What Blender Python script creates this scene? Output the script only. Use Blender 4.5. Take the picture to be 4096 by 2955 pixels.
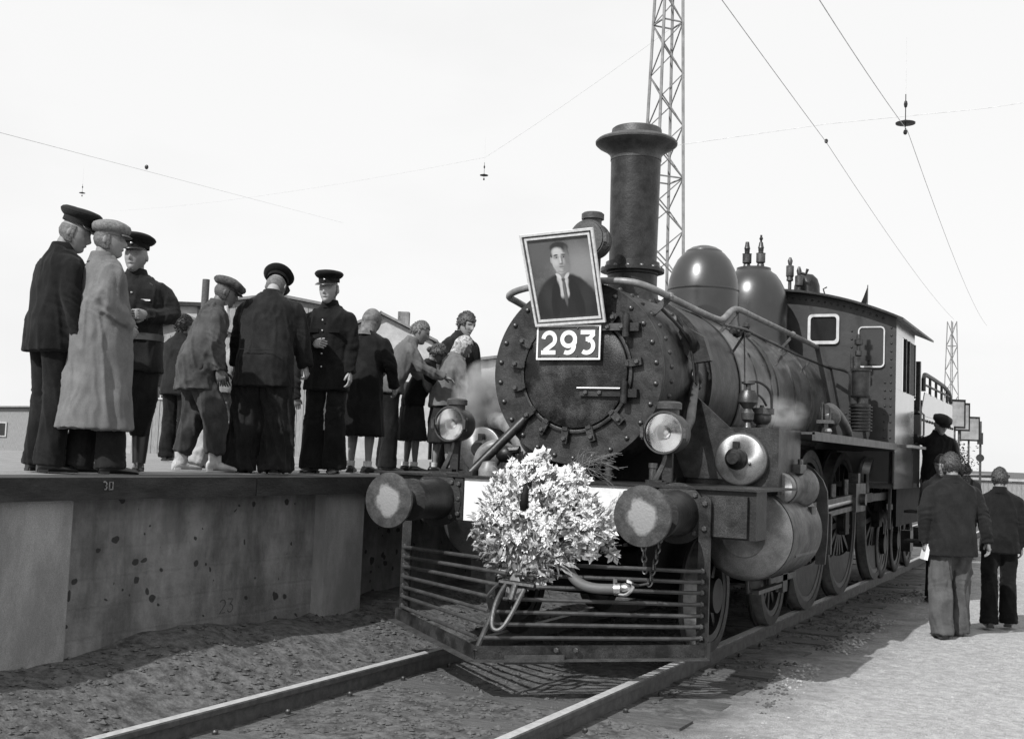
import bpy, bmesh, math, random
from mathutils import Vector, Matrix, noise
random.seed(7)
for o in list(bpy.data.objects): bpy.data.objects.remove(o, do_unlink=True)
scene = bpy.context.scene
COL = scene.collection
R_ = math.radians
# ---------------------------------------------------------------- camera, sky, sun, exposure
cam = bpy.data.cameras.new('camera'); camo = bpy.data.objects.new('camera', cam); COL.objects.link(camo)
CP = (3.519806, -7.562467, 1.440645)
CF, CR, CU = Vector((-0.455611, 0.887395, 0.070354)), Vector((0.890177, 0.453995, 0.038392)), Vector((-0.002128, -0.080119, 0.996783))
camo.matrix_world = Matrix(((CR.x, CU.x, -CF.x, CP[0]), (CR.y, CU.y, -CF.y, CP[1]), (CR.z, CU.z, -CF.z, CP[2]), (0, 0, 0, 1)))
cam.sensor_width = 36; cam.lens = 41.0071; cam.clip_start = .1; cam.clip_end = 3000
scene.camera = camo
SUN = Vector((.22, 1.08, -1.0)).normalized()
sl = bpy.data.lights.new('sun', 'SUN'); sl.energy = 5.0; sl.angle = R_(.6); sl.color = (1, 1, 1)
so = bpy.data.objects.new('sun', sl); COL.objects.link(so); so.rotation_euler = SUN.to_track_quat('-Z', 'Y').to_euler()
w = bpy.data.worlds.new('World'); scene.world = w; w.use_nodes = True
nt = w.node_tree; nt.nodes.clear(); N = nt.nodes.new; L = nt.links.new
sky = N('ShaderNodeTexSky'); sky.sky_type = 'NISHITA'; sky.sun_disc = False
sky.sun_elevation = R_(42); sky.sun_rotation = R_(191.5); sky.dust_density = 3
bw = N('ShaderNodeRGBToBW'); L(sky.outputs[0], bw.inputs[0])
tc = N('ShaderNodeTexCoord'); mp = N('ShaderNodeMapping'); mp.inputs['Scale'].default_value = (1, 1, 2.6)
L(tc.outputs['Generated'], mp.inputs[0])
nz = N('ShaderNodeTexNoise'); nz.inputs['Scale'].default_value = 1.6; nz.inputs['Detail'].default_value = 6; L(mp.outputs[0], nz.inputs['Vector'])
cr = N('ShaderNodeValToRGB'); cr.color_ramp.elements[0].position = .25; cr.color_ramp.elements[0].color = (.86, .86, .86, 1)
cr.color_ramp.elements[1].position = .55; cr.color_ramp.elements[1].color = (1, 1, 1, 1); L(nz.outputs[0], cr.inputs[0])
cl = N('ShaderNodeMath'); cl.operation = 'MULTIPLY'; cl.inputs[1].default_value = 10.6; L(cr.outputs[0], cl.inputs[0])   # thin bright cloud veil
mx = N('ShaderNodeMix'); mx.data_type = 'FLOAT'; mx.inputs[0].default_value = .86; L(bw.outputs[0], mx.inputs[2]); L(cl.outputs[0], mx.inputs[3])
bg = N('ShaderNodeBackground'); bg.inputs[1].default_value = .1; L(mx.outputs[0], bg.inputs[0])
wo = N('ShaderNodeOutputWorld'); L(bg.outputs[0], wo.inputs[0])
vs = scene.view_settings; vs.view_transform = 'Standard'; vs.look = 'None'; vs.exposure = 0; vs.gamma = 1; vs.use_curve_mapping = False

# ---------------------------------------------------------------- materials (the photograph is black and white: every colour is a grey)
def mat(name, c, rough=.6, metal=0, c2=None, sc=6, amt=.5, bump=0, bsc=60, coat=0, spec=.5, stretch=None, grain=0, lo=.4, hi=.62):
    m = bpy.data.materials.new(name); m.use_nodes = True; t = m.node_tree; b = t.nodes['Principled BSDF']
    n = t.nodes.new; l = t.links.new
    b.inputs['Roughness'].default_value = rough; b.inputs['Metallic'].default_value = metal
    b.inputs['Specular IOR Level'].default_value = spec
    if coat: b.inputs['Coat Weight'].default_value = coat; b.inputs['Coat Roughness'].default_value = .2
    tcn = n('ShaderNodeTexCoord'); v = tcn.outputs['Object']
    if stretch:
        mpn = n('ShaderNodeMapping'); mpn.inputs['Scale'].default_value = stretch; l(v, mpn.inputs[0]); v = mpn.outputs[0]
    c2 = c * .6 if c2 is None else c2
    n1 = n('ShaderNodeTexNoise'); n1.inputs['Scale'].default_value = sc; n1.inputs['Detail'].default_value = 7; n1.inputs['Roughness'].default_value = .65; l(v, n1.inputs['Vector'])
    r = n('ShaderNodeValToRGB'); e = r.color_ramp.elements
    e[0].position = lo; e[0].color = (c2, c2, c2, 1); e[1].position = hi; e[1].color = (c, c, c, 1); l(n1.outputs[0], r.inputs[0])
    out = r.outputs[0]
    if grain:
        n2 = n('ShaderNodeTexNoise'); n2.inputs['Scale'].default_value = 220; n2.inputs['Detail'].default_value = 3; l(tcn.outputs['Object'], n2.inputs['Vector'])
        mr = n('ShaderNodeMapRange'); mr.inputs[1].default_value = .3; mr.inputs[2].default_value = .7; mr.inputs[3].default_value = 1 - grain; mr.inputs[4].default_value = 1 + grain; l(n2.outputs[0], mr.inputs[0])
        mm = n('ShaderNodeMix'); mm.data_type = 'RGBA'; mm.blend_type = 'MULTIPLY'; mm.inputs[0].default_value = 1; l(out, mm.inputs[6]); l(mr.outputs[0], mm.inputs[7]); out = mm.outputs[2]
    l(out, b.inputs['Base Color'])
    rr = n('ShaderNodeMapRange'); rr.inputs[3].default_value = min(1, rough + .12); rr.inputs[4].default_value = max(.03, rough - .1); l(n1.outputs[0], rr.inputs[0]); l(rr.outputs[0], b.inputs['Roughness'])
    if bump:
        n3 = n('ShaderNodeTexNoise'); n3.inputs['Scale'].default_value = bsc; n3.inputs['Detail'].default_value = 5; l(v, n3.inputs['Vector'])
        bp = n('ShaderNodeBump'); bp.inputs['Strength'].default_value = bump; bp.inputs['Distance'].default_value = .01; l(n3.outputs[0], bp.inputs['Height']); l(bp.outputs[0], b.inputs['Normal'])
    m['b'] = 1
    return m
M = {}
M['iron'] = mat('sooty_black_iron', .024, .42, c2=.004, sc=9, bump=.2, bsc=45, grain=.7, spec=.42)
M['front'] = mat('smokebox_front_paint', .036, .42, c2=.005, sc=6, bump=.2, bsc=70, grain=.9, spec=.42)
M['door'] = mat('smokebox_door_paint', .055, .40, c2=.005, sc=4.5, bump=.3, bsc=110, grain=.9, lo=.44, hi=.66, spec=.3)
M['gloss'] = mat('glossy_black_paint', .016, .30, c2=.008, sc=3, bump=.10, bsc=10, grain=.3, spec=.9)
M['boiler'] = mat('boiler_cladding', .11, .30, c2=.018, sc=4, coat=.5, bump=.2, bsc=8, grain=.4)
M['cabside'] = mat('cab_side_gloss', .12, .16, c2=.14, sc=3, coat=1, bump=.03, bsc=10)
M['cab'] = mat('cab_paint', .034, .42, c2=.016, sc=5, coat=0, bump=.12, bsc=20, grain=.25)
M['dark'] = mat('underframe_black', .005, .7, c2=.004, sc=8, bump=.3, grain=.4, spec=.2)
M['beam'] = mat('beam_paint', .018, .5, c2=.008, sc=8, bump=.3, grain=.6, spec=.4)
M['steel'] = mat('polished_steel', .50, .30, metal=1, c2=.38, sc=5, bump=.05, bsc=40)
M['dullsteel'] = mat('dull_steel', .12, .40, metal=.75, c2=.05, sc=8, bump=.2, grain=.3)
M['tread'] = mat('wheel_tread', .22, .35, metal=.85, c2=.35, sc=12, bump=.1)
M['tyreside'] = mat('tyre_side', .045, .45, metal=.3, c2=.02, sc=10, bump=.2, grain=.3)
M['wheel'] = mat('wheel_paint', .022, .5, c2=.009, sc=8, bump=.2, grain=.3)
M['white'] = mat('white_paint', .74, .5, c2=.62, sc=14, bump=.08, bsc=60, grain=.06)
M['winframe'] = mat('window_frame_paint', .50, .5, c2=.40, sc=14)
M['lightpipe'] = mat('pipe_light_paint', .20, .42, c2=.11, sc=9, bump=.1, grain=.2)
M['greypaint'] = mat('grey_metal', .06, .45, c2=.03, sc=10, bump=.2, grain=.3)
M['hose'] = mat('rubber_hose', .09, .6, c2=.08, sc=12, bump=.2)
M['glassdark'] = mat('window_glass', .02, .06, sc=2, spec=.8)
M['reflector'] = mat('lamp_reflector', .9, .12, metal=1, c2=.8, sc=3)
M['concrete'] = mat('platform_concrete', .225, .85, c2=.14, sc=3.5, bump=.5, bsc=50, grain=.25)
M['pilaster'] = mat('pilaster_concrete', .29, .85, c2=.20, sc=3, bump=.5, bsc=40, grain=.3, stretch=(1.6, 1.6, .7))
M['coping'] = mat('coping_dark', .032, .8, c2=.013, sc=4, bump=.5, bsc=40, grain=.4, stretch=(1, .6, 2))
M['platformtop'] = mat('platform_surface', .22, .9, c2=.17, sc=5, bump=.6, bsc=60, grain=.35)
M['rail'] = mat('rail_steel', .10, .5, c2=.06, sc=14, metal=.3, bump=.2)
M['railhead'] = mat('rail_head', .58, .38, metal=.25, c2=.42, sc=20)
M['wood'] = mat('weathered_wood', .10, .85, c2=.05, sc=5, bump=.5, bsc=30, stretch=(1, 12, 12), grain=.3)
M['woodv'] = mat('grey_boards', .30, .85, c2=.20, sc=5, bump=.4, bsc=30, stretch=(12, 12, 1), grain=.25)
M['roof'] = mat('shed_roof', .20, .8, c2=.14, sc=6, bump=.3, grain=.2)
M['plaster'] = mat('shed_plaster', .42, .9, c2=.33, sc=4, bump=.3, grain=.1)
M['mast'] = mat('mast_steel', .20, .6, c2=.12, sc=3)
M['wire'] = mat('wire', .66, .6)
M['palestone'] = mat('pale_stone', .36, .95, c2=.22, sc=20)
M['ballast'] = mat('ballast_stone', .10, .95, c2=.05, sc=20, bump=.4)
M['petal'] = mat('petal', .82, .7, c2=.45, sc=30); M['leaf'] = mat('leaf', .34, .55, c2=.10, sc=25); M['stem'] = mat('stem', .26, .6); M['twig'] = mat('twig', .14, .7)
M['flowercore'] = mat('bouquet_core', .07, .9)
# ground: shaded track side painted darker, sunlit dirt right of the line painted paler
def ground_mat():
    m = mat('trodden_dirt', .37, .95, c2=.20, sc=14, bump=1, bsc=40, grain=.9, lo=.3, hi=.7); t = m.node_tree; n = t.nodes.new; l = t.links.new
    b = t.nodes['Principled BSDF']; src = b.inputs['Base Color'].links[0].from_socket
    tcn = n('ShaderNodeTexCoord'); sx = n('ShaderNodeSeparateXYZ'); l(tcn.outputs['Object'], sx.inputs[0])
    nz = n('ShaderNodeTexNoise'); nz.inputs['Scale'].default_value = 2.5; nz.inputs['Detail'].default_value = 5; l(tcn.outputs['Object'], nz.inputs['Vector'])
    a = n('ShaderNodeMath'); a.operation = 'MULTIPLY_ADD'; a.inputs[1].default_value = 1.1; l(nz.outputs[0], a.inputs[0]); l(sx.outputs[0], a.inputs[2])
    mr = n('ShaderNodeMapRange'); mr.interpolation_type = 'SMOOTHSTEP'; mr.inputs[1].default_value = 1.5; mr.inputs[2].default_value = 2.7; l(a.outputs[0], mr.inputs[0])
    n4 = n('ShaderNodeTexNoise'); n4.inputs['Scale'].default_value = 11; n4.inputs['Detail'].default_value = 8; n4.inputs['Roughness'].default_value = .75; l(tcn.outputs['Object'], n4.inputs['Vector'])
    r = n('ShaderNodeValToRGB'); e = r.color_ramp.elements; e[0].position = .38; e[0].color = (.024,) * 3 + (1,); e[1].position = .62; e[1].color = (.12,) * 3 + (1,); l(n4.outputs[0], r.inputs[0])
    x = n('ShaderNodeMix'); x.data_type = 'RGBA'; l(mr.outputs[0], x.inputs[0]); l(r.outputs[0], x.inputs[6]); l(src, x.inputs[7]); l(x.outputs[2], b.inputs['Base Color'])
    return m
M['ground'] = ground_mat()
def spots(m, dark=.25, sc=9, thr=.16, drip=False):
    """chipped pits and stains on the wall"""
    t = m.node_tree; n = t.nodes.new; l = t.links.new; b = t.nodes['Principled BSDF']; src = b.inputs['Base Color'].links[0].from_socket
    tcn = n('ShaderNodeTexCoord'); nw = n('ShaderNodeTexNoise'); nw.inputs['Scale'].default_value = 7; l(tcn.outputs['Object'], nw.inputs['Vector'])
    ad = n('ShaderNodeVectorMath'); ad.operation = 'MULTIPLY_ADD'; ad.inputs[1].default_value = (.12, .12, .12); l(nw.outputs['Color'], ad.inputs[0]); l(tcn.outputs['Object'], ad.inputs[2])
    v = n('ShaderNodeTexVoronoi'); v.inputs['Scale'].default_value = sc; v.inputs['Randomness'].default_value = 1; l(ad.outputs[0], v.inputs['Vector'])
    n2 = n('ShaderNodeTexNoise'); n2.inputs['Scale'].default_value = 2.3; l(tcn.outputs['Object'], n2.inputs['Vector'])
    th = n('ShaderNodeMapRange'); th.inputs[1].default_value = .42; th.inputs[2].default_value = .68; th.inputs[3].default_value = 0; th.inputs[4].default_value = thr * 2; l(n2.outputs[0], th.inputs[0])
    lt = n('ShaderNodeMath'); lt.operation = 'LESS_THAN'; l(v.outputs['Distance'], lt.inputs[0]); l(th.outputs[0], lt.inputs[1])
    x = n('ShaderNodeMix'); x.data_type = 'RGBA'; l(lt.outputs[0], x.inputs[0]); l(src, x.inputs[6]); x.inputs[7].default_value = (.035, .035, .035, 1)
    l(x.outputs[2], b.inputs['Base Color'])
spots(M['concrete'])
def boards(m):
    t = m.node_tree; n = t.nodes.new; l = t.links.new; b = t.nodes['Principled BSDF']; old = b.inputs['Normal'].links[0].from_socket; src = b.inputs['Base Color'].links[0].from_socket
    tcn = n('ShaderNodeTexCoord'); wv = n('ShaderNodeTexWave'); wv.wave_type = 'BANDS'; wv.bands_direction = 'Z'; wv.inputs['Scale'].default_value = 1.7; wv.inputs['Distortion'].default_value = .6; wv.inputs['Detail'].default_value = 2; l(tcn.outputs['Object'], wv.inputs['Vector'])
    cr_ = n('ShaderNodeValToRGB'); cr_.color_ramp.elements[0].position = .0; cr_.color_ramp.elements[1].position = .06; l(wv.outputs[0], cr_.inputs[0])
    bp = n('ShaderNodeBump'); bp.inputs['Strength'].default_value = .25; bp.inputs['Distance'].default_value = .006; l(cr_.outputs[0], bp.inputs['Height']); l(old, bp.inputs['Normal']); l(bp.outputs[0], b.inputs['Normal'])
    mp_ = n('ShaderNodeMapping'); mp_.inputs['Scale'].default_value = (2.6, 2.6, .8); l(tcn.outputs['Object'], mp_.inputs[0]); nz_ = n('ShaderNodeTexNoise'); nz_.inputs['Scale'].default_value = 1.6; nz_.inputs['Detail'].default_value = 6; nz_.inputs['Roughness'].default_value = .7; l(mp_.outputs[0], nz_.inputs['Vector'])
    mr_ = n('ShaderNodeMapRange'); mr_.inputs[1].default_value = .35; mr_.inputs[2].default_value = .62; mr_.inputs[3].default_value = .55; mr_.inputs[4].default_value = 1.1; l(nz_.outputs[0], mr_.inputs[0])
    mm = n('ShaderNodeMix'); mm.data_type = 'RGBA'; mm.blend_type = 'MULTIPLY'; mm.inputs[0].default_value = 1; l(src, mm.inputs[6]); l(mr_.outputs[0], mm.inputs[7])
    mc = n('ShaderNodeMix'); mc.data_type = 'RGBA'; mc.blend_type = 'MULTIPLY'; mc.inputs[0].default_value = .05; l(mm.outputs[2], mc.inputs[6]); l(cr_.outputs[0], mc.inputs[7]); l(mc.outputs[2], b.inputs['Base Color'])
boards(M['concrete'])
# worn bright patch in the middle of a buffer face
def buffer_mat():
    m = mat('buffer_face_worn_steel', .065, .55, metal=.3, c2=.03, sc=18, bump=.25, grain=.4); t = m.node_tree; n = t.nodes.new; l = t.links.new; b = t.nodes['Principled BSDF']; src = b.inputs['Base Color'].links[0].from_socket
    tcn = n('ShaderNodeTexCoord'); nz = n('ShaderNodeTexNoise'); nz.inputs['Scale'].default_value = 9; nz.inputs['Detail'].default_value = 6; l(tcn.outputs['Object'], nz.inputs['Vector'])
    sx = n('ShaderNodeVectorMath'); sx.operation = 'MULTIPLY'; sx.inputs[1].default_value = (1, 0, .85); l(tcn.outputs['Object'], sx.inputs[0])
    ln = n('ShaderNodeVectorMath'); ln.operation = 'LENGTH'; l(sx.outputs[0], ln.inputs[0])
    a = n('ShaderNodeMath'); a.operation = 'MULTIPLY_ADD'; a.inputs[1].default_value = .16; l(nz.outputs[0], a.inputs[0]); l(ln.outputs['Value'], a.inputs[2])
    mr = n('ShaderNodeMapRange'); mr.inputs[1].default_value = .182; mr.inputs[2].default_value = .160; l(a.outputs[0], mr.inputs[0])
    x = n('ShaderNodeMix'); x.data_type = 'RGBA'; l(mr.outputs[0], x.inputs[0]); l(src, x.inputs[6]); x.inputs[7].default_value = (.23, .23, .23, 1); l(x.outputs[2], b.inputs['Base Color'])
    return m
M['buffer'] = buffer_mat()
# turned steel cover: brushed rings
def turned():
    m = mat('turned_steel_cover', .30, .44, metal=.85, c2=.18, sc=6, grain=.3); b = m.node_tree.nodes['Principled BSDF']; b.inputs['Anisotropic'].default_value = .85
    tg = m.node_tree.nodes.new('ShaderNodeTangent'); tg.direction_type = 'RADIAL'; tg.axis = 'Y'; m.node_tree.links.new(tg.outputs[0], b.inputs['Tangent'])
    return m
M['turned'] = turned()
def glass():
    m = bpy.data.materials.new('lamp_glass'); m.use_nodes = True; t = m.node_tree; b = t.nodes['Principled BSDF']
    b.inputs['Transmission Weight'].default_value = 1; b.inputs['Roughness'].default_value = .02; b.inputs['IOR'].default_value = 1.2; b.inputs['Base Color'].default_value = (.9, .9, .9, 1)
    return m
M['glass'] = glass()
def cloth(name, c, c2=None, sc=5, rough=.9):
    if c < .05: c *= .75; c2 = (c2 or c) * .7
    m = mat(name, c, rough, c2=c * .72 if c2 is None else c2, sc=sc, bump=.3, bsc=140, grain=(.4 if c < .05 else .16), spec=.10)
    m.node_tree.nodes['Principled BSDF'].inputs['Sheen Weight'].default_value = .05
    return m
M['skin'] = mat('skin', .23, .5, c2=.18, sc=8, spec=.3); M['skinl'] = mat('skin_light', .33, .5, c2=.27, sc=8, spec=.3); M['skind'] = mat('skin_dark_tan', .13, .5, c2=.10, sc=8, spec=.3)
M['lip'] = mat('lips', .10, .5); M['eye'] = mat('eye_dark', .02, .3); M['brow'] = mat('brow', .06, .9)
M['hairdark'] = mat('hair_dark', .03, .6, c2=.015, sc=40, bump=.6, bsc=90, stretch=(1, 1, .3)); M['hairmid'] = mat('hair_mid', .06, .6, c2=.05, sc=40, bump=.6, bsc=90); M['hairlight'] = mat('hair_light', .14, .7, c2=.08, sc=40, bump=.5, bsc=90)
M['black'] = cloth('black_uniform_cloth', .017, .010); M['navy'] = cloth('dark_uniform_cloth', .026, .015); M['char'] = cloth('charcoal_cloth', .026, .016)
M['coat'] = cloth('light_raincoat', .155, .115); M['workj'] = cloth('worn_work_jacket', .075, .042); M['workt'] = cloth('worn_work_trousers', .055, .03); M['light'] = cloth('pale_cotton', .32, .22)
M['greyt'] = cloth('grey_flannel', .095, .065); M['shirtg'] = cloth('grey_shirt', .13, .09); M['whitec'] = cloth('white_shirt', .78, .7); M['skirt'] = cloth('dark_skirt', .035, .02); M['ljack'] = cloth('pale_jacket', .16, .10)
M['scarf'] = cloth('head_scarf', .17, .08, sc=18); M['scarf2'] = cloth('patterned_scarf', .50, .14, sc=34); M['tweed'] = cloth('tweed_cap', .20, .12, sc=60); M['tweedd'] = cloth('dark_tweed_cap', .09, .035, sc=22)
M['seam'] = mat('seam_thread', .010, .9)
M['shoe'] = mat('black_leather', .02, .3, c2=.012, spec=.6); M['felt'] = mat('pale_felt_shoe', .24, .9, c2=.4, sc=12, bump=.4); M['sock'] = mat('white_sock', .7, .9); M['leather'] = mat('belt_leather', .06, .4); M['brass'] = mat('badge_metal', .7, .3, metal=.8); M['tie'] = cloth('tie', .08)
M['paper'] = mat('paper', .8, .7, c2=.74); M['foliage'] = mat('garland_green', .09, .8, c2=.04, sc=12)

# ---------------------------------------------------------------- mesh helper
class MB:
    def __init__(s): s.v = []; s.f = []; s.mi = []; s.cur = 0
    def add(s, vs, fs):
        b = len(s.v); s.v += [tuple(x) for x in vs]; s.f += [tuple(b + i for i in f) for f in fs]; s.mi += [s.cur] * len(fs); return s
    def box(s, x0, x1, y0, y1, z0, z1, m=None):
        vs = [Vector((x, y, z)) for z in (z0, z1) for y in (y0, y1) for x in (x0, x1)]
        if m: vs = [m @ v for v in vs]
        return s.add(vs, [(0, 2, 3, 1), (4, 5, 7, 6), (0, 1, 5, 4), (2, 6, 7, 3), (0, 4, 6, 2), (1, 3, 7, 5)])
    def bar(s, a, b, w, h, up=(0, 0, 1)):
        a, b = Vector(a), Vector(b); d = b - a; l = d.length; d.normalize(); u = Vector(up); x = d.cross(u)
        if x.length < 1e-4: x = d.cross(Vector((1, 0, 0)))
        x.normalize(); u = x.cross(d)
        m = Matrix(((x.x, d.x, u.x, a.x), (x.y, d.y, u.y, a.y), (x.z, d.z, u.z, a.z), (0, 0, 0, 1)))
        return s.box(-w / 2, w / 2, 0, l, -h / 2, h / 2, m)
    def ring(s, c, x, y, rx, ry, n): return [Vector(c) + x * (rx * math.cos(2 * math.pi * i / n)) + y * (ry * math.sin(2 * math.pi * i / n)) for i in range(n)]
    def rings(s, rs, cap0=True, cap1=True, closed=False):
        n = len(rs[0]); vs = [p for r in rs for p in r]; fs = []
        k = len(rs)
        for i in range(k if closed else k - 1):
            j = (i + 1) % k
            for q in range(n): fs.append((i * n + q, i * n + (q + 1) % n, j * n + (q + 1) % n, j * n + q))
        if not closed:
            if cap0: fs.append(tuple(range(n - 1, -1, -1)))
            if cap1: fs.append(tuple((k - 1) * n + q for q in range(n)))
        return s.add(vs, fs)
    def cyl(s, a, b, r0, r1=None, n=16, cap0=True, cap1=True):
        r1 = r0 if r1 is None else r1; a, b = Vector(a), Vector(b); d = (b - a).normalized()
        x = d.cross(Vector((0, 0, 1)) if abs(d.z) < .9 else Vector((1, 0, 0))).normalized(); y = d.cross(x)
        return s.rings([s.ring(a, x, y, r0, r0, n), s.ring(b, x, y, r1, r1, n)], cap0, cap1)
    def tube(s, pts, r, n=8, cap=True, smooth=0):
        pts = [Vector(p) for p in pts]
        for _ in range(smooth):
            q = [pts[0]]
            for a, b in zip(pts, pts[1:]): q += [a * .75 + b * .25, a * .25 + b * .75]
            pts = q + [pts[-1]]
        rr = r if isinstance(r, (list, tuple)) else None
        rs = []; x = None
        for i, p in enumerate(pts):
            d = (pts[min(i + 1, len(pts) - 1)] - pts[max(i - 1, 0)]).normalized()
            if x is None: x = d.cross(Vector((0, 0, 1)) if abs(d.z) < .9 else Vector((1, 0, 0))).normalized()
            else:
                x = x - d * x.dot(d); x.normalize()
            y = d.cross(x)
            ra = r if rr is None else rr[0] + (rr[1] - rr[0]) * i / (len(pts) - 1)
            rs.append(s.ring(p, x, y, ra, ra, n))
        return s.rings(rs, cap, cap)
    def lathe(s, prof, o=(0, 0, 0), ax='Z', n=32, a0=0, cap=True):
        A = {'Z': Vector((0, 0, 1)), 'Y': Vector((0, 1, 0)), 'X': Vector((1, 0, 0))}[ax]
        X = {'Z': Vector((1, 0, 0)), 'Y': Vector((0, 0, 1)), 'X': Vector((0, 1, 0))}[ax]; Y = A.cross(X)
        return s.rings([s.ring(Vector(o) + A * h, X, Y, max(r, .0005), max(r, .0005), n) for r, h in prof], cap, cap)
    def ball(s, c, r, n=10, sx=1, sy=1, sz=1):
        k = max(4, n // 2); c = Vector(c); rs = []
        for i in range(k + 1):
            t = -math.pi / 2 + math.pi * i / k
            rs.append([c + Vector((math.cos(t) * math.cos(2 * math.pi * q / n) * r * sx, math.cos(t) * math.sin(2 * math.pi * q / n) * r * sy, math.sin(t) * r * sz)) if 0 < i < k else c + Vector((1e-4 * math.cos(2 * math.pi * q / n), 1e-4 * math.sin(2 * math.pi * q / n), math.sin(t) * r * sz)) for q in range(n)])
        return s.rings(rs)
    def torus(s, c, ax, R, r, n=16, k=8, sx=1, sy=1):
        A = Vector(ax).normalized(); X = A.cross(Vector((0, 0, 1)) if abs(A.z) < .9 else Vector((1, 0, 0))).normalized(); Y = A.cross(X); rs = []
        for i in range(n):
            t = 2 * math.pi * i / n; d = X * math.cos(t) * sx + Y * math.sin(t) * sy; rs.append(s.ring(Vector(c) + d * R, d.normalized(), A, r, r, k))
        return s.rings(rs, closed=True)
    def poly(s, pts, h, nrm):
        """extruded polygon"""
        n = len(pts); nrm = Vector(nrm); vs = [Vector(p) for p in pts] + [Vector(p) + nrm * h for p in pts]
        return s.add(vs, [tuple(range(n - 1, -1, -1)), tuple(range(n, 2 * n))] + [(i, (i + 1) % n, n + (i + 1) % n, n + i) for i in range(n)])
    def mesh(s, name, mats, smooth=False):
        me = bpy.data.meshes.new(name); me.from_pydata([tuple(v) for v in s.v], [], s.f)
        for m_ in (mats if isinstance(mats, (list, tuple)) else [mats]): me.materials.append(M[m_] if isinstance(m_, str) else m_)
        me.polygons.foreach_set('material_index', s.mi)
        me.polygons.foreach_set('use_smooth', [False] * len(s.f)); me.update()
        bm = bmesh.new(); bm.from_mesh(me); bmesh.ops.recalc_face_normals(bm, faces=bm.faces[:])
        if smooth:
            for f in bm.faces: f.smooth = True
            for e in bm.edges:
                if len(e.link_faces) == 2 and e.calc_face_angle(0) > R_(38): e.smooth = False
        bm.to_mesh(me); bm.free(); return me
def obj(name, mb, m, parent=None, smooth=True, loc=None):
    me = mb if isinstance(mb, bpy.types.Mesh) else mb.mesh(name, m, smooth)
    o = bpy.data.objects.new(name, me); COL.objects.link(o); o.parent = parent
    if loc is not None: o.location = loc
    return o
def cp(o, loc=None, parent=None, rot=None):
    c = o.copy(); COL.objects.link(c)
    if loc is not None: c.location = loc
    if rot is not None: c.rotation_euler = rot
    if parent is not None: c.parent = parent
    return c
def tag(o, label, cat, group=None):
    o['label'] = label; o['category'] = cat
    if group: o['group'] = group
    return o
def thing(name, label, cat, loc=(0, 0, 0), rz=0, group=None):
    o = bpy.data.objects.new(name, None); COL.objects.link(o); o.location = loc; o.rotation_euler = (0, 0, rz); o.empty_display_size = .2
    return tag(o, label, cat, group)
def struct(name, mb, m, parent=None, smooth=False):
    o = obj(name, mb, m, parent, smooth)
    if parent is None: o['kind'] = 'structure'
    return o
# ================================================================ SETTING
def gz(x, y):
    z = -.125 + .02 * noise.noise(Vector((x * 1.3, y * 1.3, 0))) + .010 * noise.noise(Vector((x * 6, y * 6, 3)))
    if x < -.9 and x > -2.9 and -60 < y < 60:
        t = min(1, (-.9 - x) / 1.15); t = t * t * (3 - 2 * t)
        z += t * (.25 + .07 * noise.noise(Vector((x * .8, y * 1.1, 5))) + .035 * noise.noise(Vector((x * 3, y * 3.7, 9))))
    if abs(abs(x) - .8) < .13: z = min(z, -.12)
    if x > 1.3: z += .02 * noise.noise(Vector((x * .6, y * .6, 7)))
    return z
def ax_(lo, hi, st, far):
    a = []; v = lo
    while v < hi: a.append(v); v += st
    a.append(hi); s = st; l, h = [], []
    v = lo
    while v > -far: s *= 1.35; v -= s; l.append(v)
    s = st; v = hi
    while v < far: s *= 1.35; v += s; h.append(v)
    return l[::-1] + a + h
gx, gy = ax_(-2.6, 6, .07, 900), ax_(-6, 14, .09, 1500)
g = MB(); nx = len(gx)
g.v = [(x, y, gz(x, y)) for y in gy for x in gx]
g.f = [(j * nx + i, j * nx + i + 1, (j + 1) * nx + i + 1, (j + 1) * nx + i) for j in range(len(gy) - 1) for i in range(nx - 1)]; g.mi = [0] * len(g.f)
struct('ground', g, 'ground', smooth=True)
# loose stones
st = MB()
def pebble(mb, c, r):
    sx, sy, sz = (random.uniform(.7, 1.3) for _ in range(3)); a = random.uniform(0, 6.28); ca, sa = math.cos(a), math.sin(a)
    vs = []
    for (x, y, z) in ((0, 0, .75), (1, 0, .1), (.3, .95, 0), (-.8, .6, .15), (-.85, -.55, 0), (.3, -.9, .1), (0, 0, -.6)):
        x += random.uniform(-.2, .2); y += random.uniform(-.2, .2)
        x, y = x * sx, y * sy; vs.append((c[0] + r * (x * ca - y * sa), c[1] + r * (x * sa + y * ca), c[2] + r * z * sz))
    mb.add(vs, [(0, 1, 2), (0, 2, 3), (0, 3, 4), (0, 4, 5), (0, 5, 1), (6, 2, 1), (6, 3, 2), (6, 4, 3), (6, 5, 4), (6, 1, 5)])
ps_ = MB()
for i in range(17000):
    x = random.uniform(-2.05, 1.7) if i % 5 else random.uniform(1.5, 5); y = random.uniform(-3.6, 9)
    if abs(abs(x) - .8) < .09: continue
    if noise.noise(Vector((x * 1.2, y * 1.2, 1))) < -.12: continue
    pebble(st if x < 1.5 + .5 * noise.noise(Vector((y, x, 0))) else ps_, (x, y, gz(x, y) + (.002 if x < 1.6 else -.002)), (1 if x < 1.6 else .62) * random.choice((.006, .008, .011, .014, .02)) * random.uniform(.7, 1.3))
so_ = obj('gravel', st, 'ballast', None, False); so_['kind'] = 'stuff'; sp_ = obj('pale_gravel', ps_, 'palestone', None, False); sp_['kind'] = 'stuff'; sp_['label'] = 'small pale stones on the sunlit dirt right of the track'; so_['label'] = 'loose stones scattered over the dirt along the track'
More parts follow.
